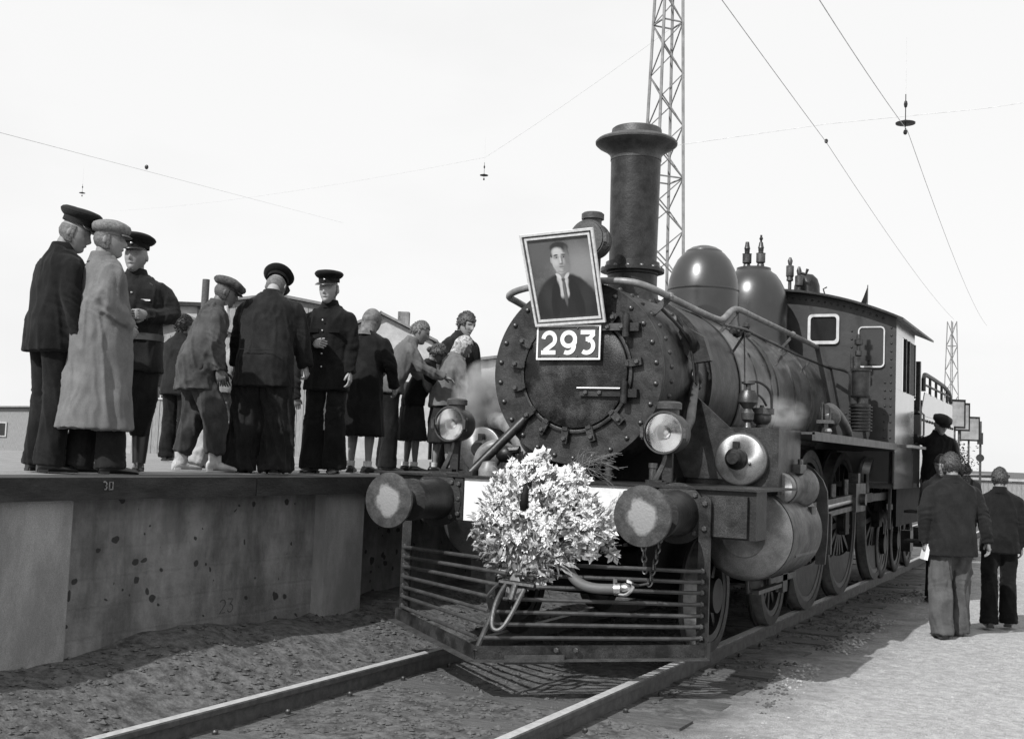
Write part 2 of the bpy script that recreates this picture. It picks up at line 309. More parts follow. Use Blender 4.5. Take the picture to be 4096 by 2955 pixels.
# track
trk = bpy.data.objects.new('railway_track', None); COL.objects.link(trk); trk['kind'] = 'structure'
def rail_prof(x0):
    P = [(-.075, -.16), (.075, -.16), (.075, -.148), (.012, -.128), (.010, -.045), (.036, -.035), (.036, -.008), (.030, 0), (-.030, 0), (-.036, -.008), (-.036, -.035), (-.010, -.045), (-.012, -.128), (-.075, -.148)]
    mb = MB(); ys = (-9, 70); n = len(P)
    vs = [(x0 + a, y, b) for y in ys for a, b in P]; mb.add(vs, [(i, (i + 1) % n, n + (i + 1) % n, n + i) for i in range(n)] + [tuple(range(n)), tuple(range(2 * n - 1, n - 1, -1))])
    mb.mi[7] = 1
    return mb
for x0 in (-.8, .8): obj('rail', rail_prof(x0), ['rail', 'railhead'], trk, False)
slp = MB().box(-1.32, 1.32, -.12, .12, -.26, -.098).mesh('sleeper', 'wood'); s0 = None
for k in range(46):
    y = -7 + k * .62 + random.uniform(-.03, .03)
    if s0 is None: s0 = obj('sleeper', slp, None, trk, loc=(0, y, -.02))
    else: cp(s0, (random.uniform(-.03, .03), y, random.uniform(-.040, -.014)), rot=(0, 0, random.uniform(-.015, .015)))
chm = MB().box(-.13, .13, -.075, .075, -.14, -.118).mesh('rail_chair', 'rail'); spk = MB().lathe([(.017, -.118), (.017, -.098), (.010, -.090), (0, -.089)], n=8).mesh('spike', 'dullsteel')
for k in range(24):
    y = -7 + k * .62
    for x in (-.8, .8):
        cp_ = obj('rail_chair', chm, None, trk, loc=(x, y, 0))
        for dx in (-.10, .10): obj('spike', spk, None, trk, loc=(x + dx, y + .03 * (1 if dx > 0 else -1), 0))
# platform
plat = thing('station_platform', 'long concrete station platform with dark coping edge on which the crowd stands', 'platform', (0, 0, 0))
wl = MB().box(-2.5, -2.1, -9, .55, -.5, 1.054)
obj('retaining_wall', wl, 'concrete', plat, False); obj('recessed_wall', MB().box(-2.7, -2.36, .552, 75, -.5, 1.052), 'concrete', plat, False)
pl = MB().box(-2.359, -1.99, 0, .53, -.5, 1.052).mesh('pilaster', 'pilaster'); p0 = None
for k in range(-3, 14):
    y = .05 + k * 3.08
    if p0 is None: p0 = obj('pilaster', pl, None, plat, loc=(0, y, 0))
    else: cp(p0, (0, y, 0))
cm = MB().box(-2.34, -1.92, .004, 5.996, 1.055, 1.19); cm = cm.mesh('coping_beam', 'coping'); c0 = None
for k in range(-2, 12):
    y = -.9 + k * 6
    if c0 is None: c0 = obj('coping_beam', cm, None, plat, loc=(0, y, 0))
    else: cp(c0, (random.uniform(-.004, .004), y, 0))
tp = MB(); xs = [-2.345 - .3 * i for i in range(29)]; ys = [-9 + .3 * i for i in range(281)]
tp.v = [(x, y, 1.183 + .012 * noise.noise(Vector((x * 1.7, y * 1.7, 0)))) for y in ys for x in xs]; n_ = len(xs)
tp.f = [(j * n_ + i, (j + 1) * n_ + i, (j + 1) * n_ + i + 1, j * n_ + i + 1) for j in range(len(ys) - 1) for i in range(n_ - 1)]; tp.mi = [0] * len(tp.f)
obj('platform_surface', tp, 'platformtop', plat, True)
bk = MB().box(-10.9, -10.75, -9, 75, -.5, 1.17); obj('rear_wall', bk, 'concrete', plat, False)
def text_mesh(s, size, ext=.002):
    c = bpy.data.curves.new('t', 'FONT'); c.body = s; c.size = size; c.extrude = ext; o = bpy.data.objects.new('t', c); COL.objects.link(o)
    bpy.context.view_layer.update(); me = bpy.data.meshes.new_from_object(o.evaluated_get(bpy.context.evaluated_depsgraph_get())); bpy.data.objects.remove(o, do_unlink=True); return me
def stroke(mb, pts, wd, o, ex, ey, ez, th=.004, smooth=0):
    """flat painted stroke from 2-D points, thickness th along ez"""
    pts = [Vector((a, b, 0)) for a, b in pts]; L_, R2_ = [], []
    for i, p in enumerate(pts):
        d = (pts[min(i + 1, len(pts) - 1)] - pts[max(i - 1, 0)]).normalized(); nn = Vector((-d.y, d.x, 0)) * wd / 2; L_.append(p + nn); R2_.append(p - nn)
    W = lambda q, h: Vector(o) + Vector(ex) * q.x + Vector(ey) * q.y + Vector(ez) * h
    n = len(pts); vs = [W(q, th) for q in L_] + [W(q, th) for q in R2_] + [W(q, 0) for q in L_] + [W(q, 0) for q in R2_]
    fs = []
    for i in range(n - 1): fs += [(i, i + 1, n + i + 1, n + i), (2 * n + i, 3 * n + i, 3 * n + i + 1, 2 * n + i + 1), (i, 2 * n + i, 2 * n + i + 1, i + 1), (n + i, n + i + 1, 3 * n + i + 1, 3 * n + i)]
    fs += [(0, n, 3 * n, 2 * n), (n - 1, 3 * n - 1, 4 * n - 1, 2 * n - 1)]
    return mb.add(vs, fs)
def arc(cx, cy, rx, ry, a0, a1, n=14): return [(cx + rx * math.cos(R_(a0 + (a1 - a0) * i / n)), cy + ry * math.sin(R_(a0 + (a1 - a0) * i / n))) for i in range(n + 1)]
# painted 30 on the coping and scratched 23 on the wall
nb = MB(); h = .044
T3 = [(0, h), (.016, h + .004)] + arc(.016, .033, .013, .011, 80, -80, 8) + arc(.016, .011, .014, .011, 80, -110, 8)
stroke(nb, [(a, b) for a, b in T3], .008, (-1.919, -2.345, 1.118), (0, 1, 0), (0, 0, 1), (1, 0, 0), .002)
stroke(nb, [(.050, .0), (.050, .044), (.078, .044), (.078, .0), (.048, .0)], .009, (-1.919, -2.345, 1.118), (0, 1, 0), (0, 0, 1), (1, 0, 0), .002)
M['fadedpaint'] = mat('faded_number_paint', .26, .8, c2=.12, sc=60); obj('painted_number', nb, 'fadedpaint', plat, False)
nb = MB()
stroke(nb, arc(.03, .07, .03, .028, 150, -20, 8) + [(.0, .0), (.06, .006)], .006, (-2.099, -1.02, .215), (0, 1, 0), (0, 0, 1), (1, 0, 0), .001)
stroke(nb, [(.085, .10), (.14, .095), (.11, .06)] + arc(.112, .032, .03, .028, 80, -150, 8), .006, (-2.099, -1.02, .215), (0, 1, 0), (0, 0, 1), (1, 0, 0), .001)
M['scratch'] = mat('scratched_mark', .06, .9); obj('scratched_number', nb, 'scratch', plat, False)

# ---- sheds and houses behind the platform
RZ = math.atan2(.457, .89)
def shed(name, label, cat, loc, w, d, h, rise, wall, boards=0, group=None):
    t = thing(name, label, cat, loc, RZ, group)
    obj('wall', MB().poly([(0, 0, 0), (w, 0, 0), (w, 0, h), (w / 2, 0, h + rise), (0, 0, h)], d, (0, 1, 0)) if rise >= 0 else MB().box(0, w, 0, d, 0, h), wall, t, False)
    if rise >= 0:
        for s in (0, 1):
            a, b = ((-.15, h - .03), (w / 2 + .02, h + rise + .03)) if s == 0 else ((w + .15, h - .03), (w / 2 - .02, h + rise + .03))
            obj('roof', MB().poly([(a[0], -.2, a[1]), (b[0], -.2, b[1]), (b[0], -.2, b[1] + .08), (a[0], -.2, a[1] + .08)], d + .4, (0, 1, 0)), 'roof', t, False)
    else: obj('roof', MB().box(-.15, w + .15, -.2, d + .2, h, h + .12), 'iron', t, False)
    if boards:
        bm_ = MB().box(.004, boards - .012, -.03, -.002, .1, h - .05).mesh('board', 'woodv'); b0 = None
        for k in range(int(w / boards)):
            if b0 is None: b0 = obj('board', bm_, None, t, loc=(k * boards, 0, 0))
            else: cp(b0, (k * boards, random.uniform(-.01, .006), 0))
    return t
s1 = shed('shed', 'pale flat roofed shed behind the uniformed man with belts', 'shed', (-25.6, 19.0, 0), 3.9, 5, 5.66, -1, 'plaster')
obj('corner_post', MB().box(3.72, 3.95, -.12, -.01, 0, 5.7), 'iron', s1, False)
s2 = shed('goods_shed', 'board clad goods shed with a low ridged roof behind the stooping worker', 'shed', (-20.4, 19.7, 0), 3.2, 6, 5.62, .22, 'woodv', .2)
s3 = shed('house', 'grey pitched roof house beyond the man with the hand on his hip', 'house', (-17.7, 21.4, 0), 3.2, 7, 4.7, .75, 'plaster')
obj('chimney', MB().box(2.0, 2.35, 1, 1.4, 4.5, 5.7), 'concrete', s3, False)
s4 = shed('low_building', 'long low building with a chimney glimpsed left of the smokebox', 'building', (-14.2, 22, 0), 7.5, 5, 3.9, .55, 'plaster')
obj('chimney', MB().box(2.9, 3.3, .5, .9, 4, 5.05), 'roof', s4, False); obj('chimney', MB().box(2.2, 2.5, .5, .8, 4, 4.6), 'roof', s4, False)
s5 = shed('wagon_shed', 'pale low shed with slanted roof behind the dark haired man', 'shed', (-22.6, 18.5, 0), 3.1, 3, 4.6, .45, 'woodv', .2)
for sh_, xs2, z2 in ((s3, (.5, 1.4, 2.3), 2.6), (s2, (.6, 2.0), 3.4), (s5, (.5, 1.8), 2.6), (s4, (.8, 2.2, 3.6, 5.0, 6.4), 2.4)):
    for x2 in xs2:
        wf_ = obj('window', MB().box(x2, x2 + .6, -.06, .0, z2, z2 + .9), 'winframe', sh_, False); obj('pane', MB().box(x2 + .06, x2 + .28, -.066, -.058, z2 + .06, z2 + .84), 'glassdark', wf_, False); obj('pane', MB().box(x2 + .32, x2 + .54, -.066, -.058, z2 + .06, z2 + .84), 'glassdark', wf_, False)
wh_ = shed('warehouse', 'long low warehouse on the horizon behind the leftmost man', 'building', (-62, 30, 0), 30, 8, 2.3, .5, 'woodv')
for k in range(12):
    wf_ = obj('window', MB().box(1 + k * 2.4, 1.9 + k * 2.4, -.06, 0, 1.2, 2.0), 'winframe', wh_, False); obj('pane', MB().box(1.07 + k * 2.4, 1.83 + k * 2.4, -.07, -.058, 1.27, 1.93), 'glassdark', wf_, False)
ps = obj('telegraph_pole', MB().cyl((0, 0, 0), (.05, 0, 6.40), .13, .11, 14), 'wood', None, True, (-21.45, 20, 0)); tag(ps, 'stout wooden telegraph pole standing between the sheds', 'pole')
# ---- lattice masts
def lattice(name, label, base, z1, w0, w1, rot, panels, r, skew=(0, 0)):
    t = thing(name, label, 'mast', base, rot)
    P = lambda k, z: Vector(((1 if k in (0, 3) else -1) * (w0 + (w1 - w0) * z / z1) / 2 + skew[0] * z / z1, (1 if k in (0, 1) else -1) * (w0 + (w1 - w0) * z / z1) / 2, z))
    for k in range(4): obj('leg', MB().bar(P(k, 0), P(k, z1), r * 1.9, r * 1.9), 'mast', t, False)
    zs = [z1 * i / panels for i in range(panels + 1)]
    for k in range(4):
        k2 = (k + 1) % 4
        for i in range(panels):
            a, b = (P(k, zs[i]), P(k2, zs[i + 1])) if (i + k) % 2 else (P(k2, zs[i]), P(k, zs[i + 1]))
            obj('diagonal_brace', MB().bar(a, b, r * .8, r * .8), 'mast', t, False)
            if i % 6 == 0: obj('cross_brace', MB().bar(P(k, zs[i]), P(k2, zs[i]), r, r), 'mast', t, False)
    return t
lattice('lattice_mast', 'tall steel lattice mast rising behind the locomotive chimney', (-10.18, 30, 0), 22, 1.45, .52, RZ + .38, 24, .045)
lattice('lattice_mast', 'small distant steel lattice mast at the right behind the tender', (-4.15, 60, 0), 9.5, .75, .34, RZ + .3, 14, .025)
# wires
def wire(label, pts, r=.012):
    o = obj('overhead_wire', MB().tube(pts, r * .62, 5, smooth=0), 'wire', None, True); tag(o, label, 'wire', 'overhead wires above the station'); return o
def sag(a, b, s, n=12): a, b = Vector(a), Vector(b); return [a.lerp(b, i / n) - Vector((0, 0, s * 4 * (i / n) * (1 - i / n))) for i in range(n + 1)]
wire('overhead wire from the upper middle down to the small distant mast', sag((.25, -3, 6.05), (-1.17, 14, 7.40), .02) + sag((-1.17, 14, 7.40), (-4.05, 60, 9.6), .25)[1:], .009)
wire('steep overhead wire carrying the hanging lamp at upper right', sag((.1, 0, 7.55), (-.93, 22, 9.73), .15) + sag((-.93, 22, 9.73), (-5.0, 90, 12.7), .6)[1:], .013)
wire('nearly level overhead wire crossing the sky at far right', [(-9.9, 30, 12.15), (-4.66, 30, 12.42), (.17, 30, 12.45), (12, 30, 13.2)], .014)
wire('overhead wire sloping down across the upper left sky', [(-12.6, 5.0, 6.3), (-25.23, 25, 10.5), (-63, 84.8, 23.05)], .007)
wire('thin span wire from the tall mast carrying the small hanging lamp', sag((-10.1, 30, 16.3), (-22.78, 40, 15.25), .1) + sag((-22.78, 40, 15.25), (-70, 62, 20), .4)[1:], .008)
for lab, p, r in (('small insulator bead on the wire at upper right', (-1.17, 14, 7.42), .035), ('small insulator bead on the wire at upper left', (-18.45, 14.3, 8.35), .05)):
    tag(obj('insulator', MB().ball((0, 0, 0), r, 8, 1, 1, 1.3), 'iron', None, True, p), lab, 'insulator')
def hang_lamp(label, p, r):
    t = thing('hanging_lamp', label, 'lamp', p, 0, 'hanging yard lamps')
    obj('shade', MB().lathe([(.12 * r, .30 * r), (.3 * r, .22 * r), (1.0 * r, 0), (.98 * r, -.12 * r), (.3 * r, -.20 * r)], n=20), 'iron', t)
    obj('insulator', MB().ball((0, 0, 1.95 * r), .2 * r, 8, 1, 1, 2.1), 'iron', t); obj('bulb', MB().ball((0, 0, -1.0 * r), .22 * r, 8, 1, 1, 1.3), 'iron', t)
    obj('rod', MB().cyl((0, 0, -.8 * r), (0, 0, 3 * r), .05 * r, n=6), 'iron', t)
    obj('hanger_wire', MB().cyl((0, 0, 3 * r), (0, 0, 9 * r), .018 * r, n=5), 'wire', t)
hang_lamp('dark hanging yard lamp at upper right on its wire', (-.98, 22, 9.93), .24)
hang_lamp('small hanging yard lamp left of the chimney in the open sky', (-22.78, 40, 14.41), .20)
hang_lamp('small blurred lamp fitting above the leftmost cap', (-27.0, 20, 9.5), .10)
# far right bits
fw = thing('plank_fence', 'low plank fence in the distance at the right edge', 'fence', (-1.5, 45, 0), RZ)
pk = MB().box(0, .19, 0, .03, 0, 1.0).mesh('plank', 'woodv'); k0 = None
for k in range(30):
    if k0 is None: k0 = obj('plank', pk, None, fw, loc=(0, 0, 0))
    else: cp(k0, (k * .2, 0, random.uniform(-.02, .02)))
obj('capping', MB().box(-.1, 6.1, -.1, .15, 1.02, 1.12), 'plaster', fw, False)
sg = thing('signal_post', 'thin signal post with round disc at the right edge', 'signal', (.55, 25, 0))
obj('post', MB().cyl((0, 0, 0), (0, 0, 2.7), .03, n=8), 'greypaint', sg); obj('disc', MB().cyl((0, -.05, 1.75), (0, -.02, 1.75), .1, n=16), 'iron', sg); obj('box', MB().box(-.07, .07, -.1, -.04, 2.1, 2.4), 'iron', sg, False)

# ================================================================ LOCOMOTIVE
LO = thing('steam_locomotive', 'black steam locomotive numbered 293 standing beside the platform', 'locomotive', (0, 0, 0))
ZC, RB = 2.045, .685
def part(name, mb, m, parent=LO, smooth=True, loc=None): return obj(name, mb, m, parent, smooth, loc)
# -- frame and beam
bb = part('buffer_beam', MB().box(-1.47, 1.47, 0, .26, .92, 1.238), 'beam', smooth=False)
part('deck_plate', MB().box(-1.50, 1.50, -.035, 1.0, 1.240, 1.256), 'beam', smooth=False)
for s in (-1, 1):
    a, b = sorted((s * .40, s * .715)); part('white_panel', MB().box(-.715, -.005, -.008, -.001, .925, 1.236) if s < 0 else MB().box(.005, .715, -.008, -.001, .925, 1.236), 'white', bb, False)
bolt = MB(); bolt.lathe([(.019, 0), (.019, -.014), (.013, -.019)], ax='Y', n=6); boltm = bolt.mesh('bolt', 'dullsteel')
rivm = MB().lathe([(.020, 0), (.018, -.010), (.010, -.018), (.0, -.020)], ax='Y', n=8).mesh('bolt', 'dullsteel', True)
rivd = MB().lathe([(.020, 0), (.018, -.010), (.010, -.018), (.0, -.020)], ax='Y', n=8).mesh('bolt', 'front', True)
def boltat(x, y, z, parent, me=boltm): return obj('bolt', me, None, parent, loc=(x, y, z))
for s in (-1, 1):
    sp = part('strap', MB().box(s * .755 - .035, s * .755 + .035, -.022, 0, .925, 1.235), 'beam', bb, False)
    for z in (.97, 1.08, 1.19): boltat(s * .755, -.022, z, bb)
    part('step_block', MB().box(min(s * 1.185, s * 1.42), max(s * 1.185, s * 1.42), -.04, 0, .935, 1.205), 'front', smooth=False)
    # buffers
    bf = part('buffer', MB().lathe([(.205, 0), (.205, -.028), (.155, -.034), (.145, -.10), (.128, -.36), (.15, -.375), (.15, -.43), (.10, -.435), (.075, -.44), (.075, -.645)], (0, 0, 0), 'Y', 36), 'beam', loc=(s * .937, 0, 1.073))
    part('buffer_head', MB().lathe([(.05, -.63), (.12, -.655), (.188, -.668), (.193, -.676), (.188, -.688), (.12, -.697), (.03, -.700)], (0, 0, 0), 'Y', 48), 'buffer', bf)
    for k in range(4): a = math.pi / 4 + k * math.pi / 2; boltat(.178 * math.cos(a), -.028, .178 * math.sin(a), bf)
boltat(-.42, -.008, 1.19, bb); boltat(-.43, -.008, 1.10, bb); boltat(.56, -.008, 1.19, bb)
# -- cowcatcher
cow = part('cowcatcher', MB().tube([(0, -1.06, .19), (0, -.66, .60)], .017, 8), 'dullsteel')
for s in (-1, 1):
    pp = [(s * 1.15 + .04 * math.cos(R_(a)), 0, 1.16 + .04 * math.sin(R_(a))) for a in range(0, 181, 30)]
    pp = [(x, -.085, z) for x, _, z in pp] + [(s * 1.15 - .04, -.085, .15), (s * 1.15 + .04, -.085, .15)]
    part('post', MB().poly(pp, .022, (0, 1, 0)), 'front', cow, False)
    for z in (1.15, .985): boltat(s * 1.15, -.086, z, cow)
    for z in (.71, .64, .57, .495, .42, .35, .275):
        ya = -1.05 + (z - .23) * 1.09
        part('bar', MB().tube([(s * 1.15, -.10, z), (s * 1.10, -.145 - .03, z), (s * .03, ya - .01, z - .003)], .0135, 8), 'greypaint', cow)
        boltat(s * 1.15, -.10, z, cow)
    # bottom plate
    A, B = Vector((s * 1.19, -.11, .198 if s > 0 else .215)), Vector((0, -1.06, .182)); d = (B - A).normalized()
    part('bottom_plate', MB().bar(A, B, .014, .085), 'front', cow, False)
    part('bottom_flange', MB().bar(A + Vector((s * .02, -.022, -.046)), B + Vector((0, -.022, -.046)), .075, .010), 'greypaint', cow, False)
    cpn = part('corner_bracket', MB().box(s * 1.17 - .03, s * 1.17 + .03, -.12, -.05, .14, .25), 'front', cow, False)
for x, y in ((.42, -.735), (.52, -.655)): boltat(x, y - .02, .205, cow)
part('repair_plate', MB().bar((.16, -.975, .145), (.46, -.73, .150), .02, .055), 'greypaint', cow, False)
# -- hook, shackle, hose, chains
part('draw_hook', MB().tube([(0, .0, 1.08), (0.02, -.20, 1.06), (.05, -.46, 1.04), (.075, -.60, 1.06), (.085, -.63, 1.13), (.085, -.60, 1.21), (.09, -.55, 1.24)], [.045, .018], 10, smooth=2), 'dark')
part('coupling_shackle', MB().tube([(.07, -.80, .60), (.050, -.90, .50), (.060, -.975, .38), (.085, -1.0, .325), (.135, -.99, .325), (.175, -.95, .40), (.205, -.82, .57)], .015, 8, smooth=2), 'greypaint')
part('coupling_screw', MB().tube([(.02, -.80, .60), (.27, -.80, .59)], .022, 8), 'iron')
part('screw_end', MB().cyl((.14, -.82, .59), (.14, -.88, .50), .022, n=8), 'dullsteel')
part('screw_handle', MB().tube([(.05, -.80, .62), (-.02, -.80, .56), (-.07, -.80, .50)], .011, 6), 'greypaint')
part('brake_hose', MB().tube([(.20, -.22, .92), (.24, -.36, .80), (.36, -.50, .69), (.45, -.55, .615), (.56, -.56, .585), (.70, -.52, .59)], .034, 12, smooth=2), 'hose')
hc = MB().ball((.765, -.50, .60), .045, 10, 1.35, .8, .75).cyl((.70, -.52, .59), (.74, -.51, .593), .040, n=12).tube([(.74, -.53, .56), (.79, -.54, .56), (.83, -.53, .60), (.82, -.5, .635), (.78, -.5, .65)], .012, 7, smooth=1).box(.70, .715, -.54, -.51, .62, .66); part('hose_coupling', hc, 'steel')
def chain(a, b, n, r, nm='chain_link'):
    a, b = Vector(a), Vector(b); d = (b - a); me = None
    for i in range(n):
        p = a + d * (i + .5) / n; m = MB().torus((0, 0, 0), (1, 0, 0) if i % 2 else (0, 1, 0), r, r * .28, 10, 5, .62, 1) if 0 else MB()
        A = Vector((1, 0, 0)) if i % 2 else Vector((0, 1, 0)); D = d.normalized(); A = (A - D * A.dot(D)).normalized(); X = A.cross(D); L_ = d.length / n * .68
        pts = [X * (r * .55 * math.cos(t)) + D * (L_ * math.sin(t)) for t in [2 * math.pi * k / 10 for k in range(10)]]
        rs = [];
        for k in range(10):
            q = pts[k]; e = q.normalized(); rs.append(m.ring(q, e, A, r * .2, r * .2, 5))
        m.rings(rs, closed=True); part(nm, m, 'dullsteel', LO, True, tuple(p))
chain((.90, -.42, .62), (.865, -.12, .915), 9, .030); chain((.71, -.05, .92), (.73, -.05, .66), 7, .03)
part('chain_hook', MB().tube([(.82, -.52, .625), (.86, -.47, .625), (.90, -.43, .635)], .008, 6).torus((.835, -.5, .625), (0, .3, 1), .022, .007, 12, 5), 'dullsteel')
# -- smokebox
def clat(pr, m, nm, n=64, **k): return part(nm, MB().lathe([(r, y) for r, y in pr], (0, 0, ZC), 'Y', n), m, **k)
SF = .335
sb = clat([(.60, SF + .03), (.68, SF + .03), (RB, SF + .04), (RB, 2.05)], 'iron', 'smokebox')
fp = clat([(.0, SF + .012), (.42, SF + .01), (.680, SF), (.682, SF + .004), (.682, SF + .03), (.0, SF + .03)], 'front', 'front_plate', 96)
dr = clat([(.415, SF), (.413, SF - .022), (.405, SF - .028), (.30, SF - .036), (.15, SF - .041), (.0, SF - .043)], 'door', 'smokebox_door', 72)
clat([(.450, SF + .006), (.450, SF - .016), (.438, SF - .020), (.425, SF - .016), (.425, SF + .006)], 'front', 'door_ring', 72)
for k in range(26):
    a = 2 * math.pi * (k + .5) / 26; boltat(.632 * math.cos(a), SF, ZC + .632 * math.sin(a), fp, rivm)
import_angles = [(385, 275), (350, 500), (390, 715), (500, 60), (1310, 70), (1480, 490), (1290, 900), (1095, 1045), (880, 1060), (685, 1020), (560, 905)]
for u, v in import_angles:
    a = math.atan2(575 - v, u - 945); c, s = math.cos(a), math.sin(a); m = Matrix.Translation((.485 * c, SF - .018, ZC + .485 * s)) @ Matrix.Rotation(-a, 4, 'Y')
    k = part('door_clamp', MB().box(-.065, .045, -.02, .014, -.027, .027, m).box(-.075, -.05, -.03, .006, -.02, .02, m), 'front', dr, False)
    q = m @ Vector((.012, -.02, 0)); boltat(q.x, q.y, q.z, dr)
for z, x0 in ((2.375, .215), (1.895, .06)):
    hg = part('hinge_strap', MB().box(x0, .40, SF - .062, SF - .036, z - .026, z + .026), 'greypaint' if z > 2 else 'front', dr, False)
    boltat(x0 + .05, SF - .062, z, dr); boltat(x0 + .16, SF - .062, z, dr)
    part('hinge_pin', MB().cyl((.405, SF - .055, z - .075), (.405, SF - .055, z + .085), .026, n=14).cyl((.405, SF - .055, z + .085), (.405, SF - .055, z + .10), .016, n=10), 'front', dr)
    part('hinge_bracket', MB().box(.40, .50, SF - .045, SF, z - .03, z + .03), 'front', dr, False)
part('grab_rail', MB().tube([(.045, SF - .075, 1.925), (.385, SF - .075, 1.925)], .0085, 8), 'steel', dr)
# shell fittings: rivet rows, bands
for y in (.50, 1.15, 1.95):
    for k in range(30):
        a = R_(-40 + k * 260 / 29); m = Matrix.Translation((RB * math.cos(a), y, ZC + RB * math.sin(a))) @ Matrix.Rotation(math.pi / 2 - a, 4, 'Y') @ Matrix.Rotation(math.pi / 2, 4, 'X') @ Matrix.Scale(-1, 4, (0, 1, 0))
        o = obj('rivet', rivd, None, sb); o.matrix_local = Matrix.Translation((RB * math.cos(a), y, ZC + RB * math.sin(a))) @ Matrix.Rotation(-a + math.pi / 2, 4, 'Y') @ Matrix.Rotation(-math.pi / 2, 4, 'X')
for y0, y1, r in ((1.40, 2.17, .712), (1.36, 1.40, .722), (2.17, 2.21, .722)): clat([(.6, y0), (r, y0), (r, y1), (.6, y1)], 'iron', 'smokebox_band')
bl = clat([(.6, 2.2), (.715, 2.2), (.72, 3.2), (.735, 4.2), (.75, 5.55)], 'boiler', 'boiler')
for y, r in ((3.25, .735), (3.45, .737), (4.08, .748), (2.75, .727), (4.8, .752)): clat([(.6, y - .025), (r, y - .025), (r, y + .025), (.6, y + .025)], 'boiler', 'boiler_band')
part('firebox', MB().box(-.62, .62, 3.6, 6.6, .95, 1.95), 'dark', smooth=False)  # plain dark box under the boiler, put in to block light
part('saddle', MB().poly([(-.62, .75, .95), (.62, .75, .95), (.66, .75, 1.3), (.50, .75, 1.66), (-.50, .75, 1.66), (-.66, .75, 1.3)], .95, (0, 1, 0)), 'dark', smooth=False)
for s in (-1, 1):
    part('frame_plate', MB().box(s * .58 - .016, s * .58 + .016, .26, 7.6, .62, 1.235), 'dark', smooth=False)
    part('gusset_plate', MB().poly([(s * .66, 0, 1.98), (s * 1.10, 0, 1.60), (s * 1.10, 0, 1.30), (s * .55, 0, 1.30)], .02, (0, 1, 0)), 'front', smooth=False, loc=(0, .93, 0))
    part('smokebox_brace', MB().tube([(s * .82, .40, 1.60), (s * .80, .62, 1.72), (s * .70, 1.0, 2.02)] if s > 0 else [(-.73, .10, 1.27), (-.34, .40, 1.79)], .034 if s > 0 else .036, 10), 'greypaint' if s > 0 else 'iron')
    part('brace_foot', MB().box(-.06, .06, -.05, .05, 0, .03), 'iron', smooth=False, loc=(s * .74, .09, 1.256))
part('brace_boss', MB().ball((.685, 1.02, 2.06), .075, 10), 'iron')
# chimney
ch = part('chimney', MB().lathe([(.30, 2.60), (.22, 2.74), (.205, 2.84), (.205, 2.93), (.215, 2.94), (.215, 2.955), (.263, 2.958), (.263, 2.985), (.225, 2.99), (.222, 3.04), (.197, 3.045), (.208, 3.90)], (0, 1.41, 0), 'Z', 56), 'iron')
part('chimney_cap', MB().lathe([(.212, 3.895), (.212, 3.93), (.225, 3.955), (.262, 3.985), (.318, 4.015), (.340, 4.035), (.342, 4.05), (.325, 4.068), (.245, 4.10), (.212, 4.105), (.207, 4.16), (.195, 4.17), (.17, 4.165), (.165, 3.95)], (0, 1.41, 0), 'Z', 56, cap=False), 'greypaint', ch)
for k in range(14): a = 2 * math.pi * k / 14; obj('bolt', rivm, None, ch, loc=(.243 * math.cos(a), 1.41 + .243 * math.sin(a), 2.985)).rotation_euler = (-math.pi / 2, 0, 0)
# domes
d1 = part('sand_dome', MB().lathe([(.46, 2.52), (.40, 2.62), (.365, 2.70), (.348, 2.80), (.345, 3.02), (.343, 3.08), (.330, 3.18), (.300, 3.28), (.255, 3.37), (.20, 3.435), (.178, 3.45), (.174, 3.462), (.12, 3.495), (.06, 3.513), (0, 3.518)], (0, 3.30, 0), 'Z', 56), 'gloss')
clat_ = MB().lathe([(.3455, 3.060), (.3475, 3.064), (.3475, 3.078), (.3435, 3.082)], (0, 3.30, 0), 'Z', 56, cap=False); part('dome_seam', clat_, 'gloss', d1)
d2 = part('steam_dome', MB().lathe([(.50, 2.56), (.42, 2.66), (.385, 2.76), (.376, 2.9), (.374, 3.14), (.365, 3.25), (.34, 3.35), (.30, 3.43), (.25, 3.50), (.20, 3.535), (.188, 3.55), (.188, 3.575), (.17, 3.58), (0, 3.585)], (0, 5.08, 0), 'Z', 56), 'gloss')
def valve(x, y, z, tall, r=.05, nm='safety_valve', parent=LO):
    v = part(nm, MB().lathe([(r * .8, z), (r * .8, z + .05), (r * .65, z + .06), (r, z + .075), (r, z + .17), (r * 1.1, z + .175), (r * .55, z + .18), (r * .6, z + .23), (r * .68, z + .235), (r * .5, z + .27), (r * .4, z + tall)], (x, y, 0), 'Z', 16), 'dullsteel', parent)
    return v
valve(-.07, 5.05, 3.56, .31); v2 = valve(.085, 5.05, 3.56, .30); part('whistle_lever', MB().cyl((.085, 5.05, 3.84), (.085, 5.05, 3.94), .012, n=6).ball((.085, 5.05, 3.90), .022, 8), 'iron', v2)
part('turret_dome', MB().lathe([(.16, 3.33), (.15, 3.40), (.145, 3.50), (.12, 3.58), (.07, 3.63), (0, 3.645)], (.38, 6.0, 0), 'Z', 32), 'iron')
part('whistle', MB().lathe([(.02, 3.30), (.02, 3.52), (.04, 3.53), (.035, 3.57), (.045, 3.58), (.045, 3.70), (.02, 3.71), (.03, 3.76), (.012, 3.80)], (.24, 5.75, 0), 'Z', 14), 'dullsteel')
part('whistle', MB().lathe([(.02, 3.30), (.02, 3.46), (.045, 3.47), (.045, 3.58), (.02, 3.59), (.03, 3.64), (.012, 3.69)], (.345, 5.75, 0), 'Z', 14), 'dullsteel')
part('whistle_pipe', MB().tube([(.345, 5.75, 3.62), (.42, 5.76, 3.60), (.44, 5.76, 3.66)], .018, 8), 'iron')
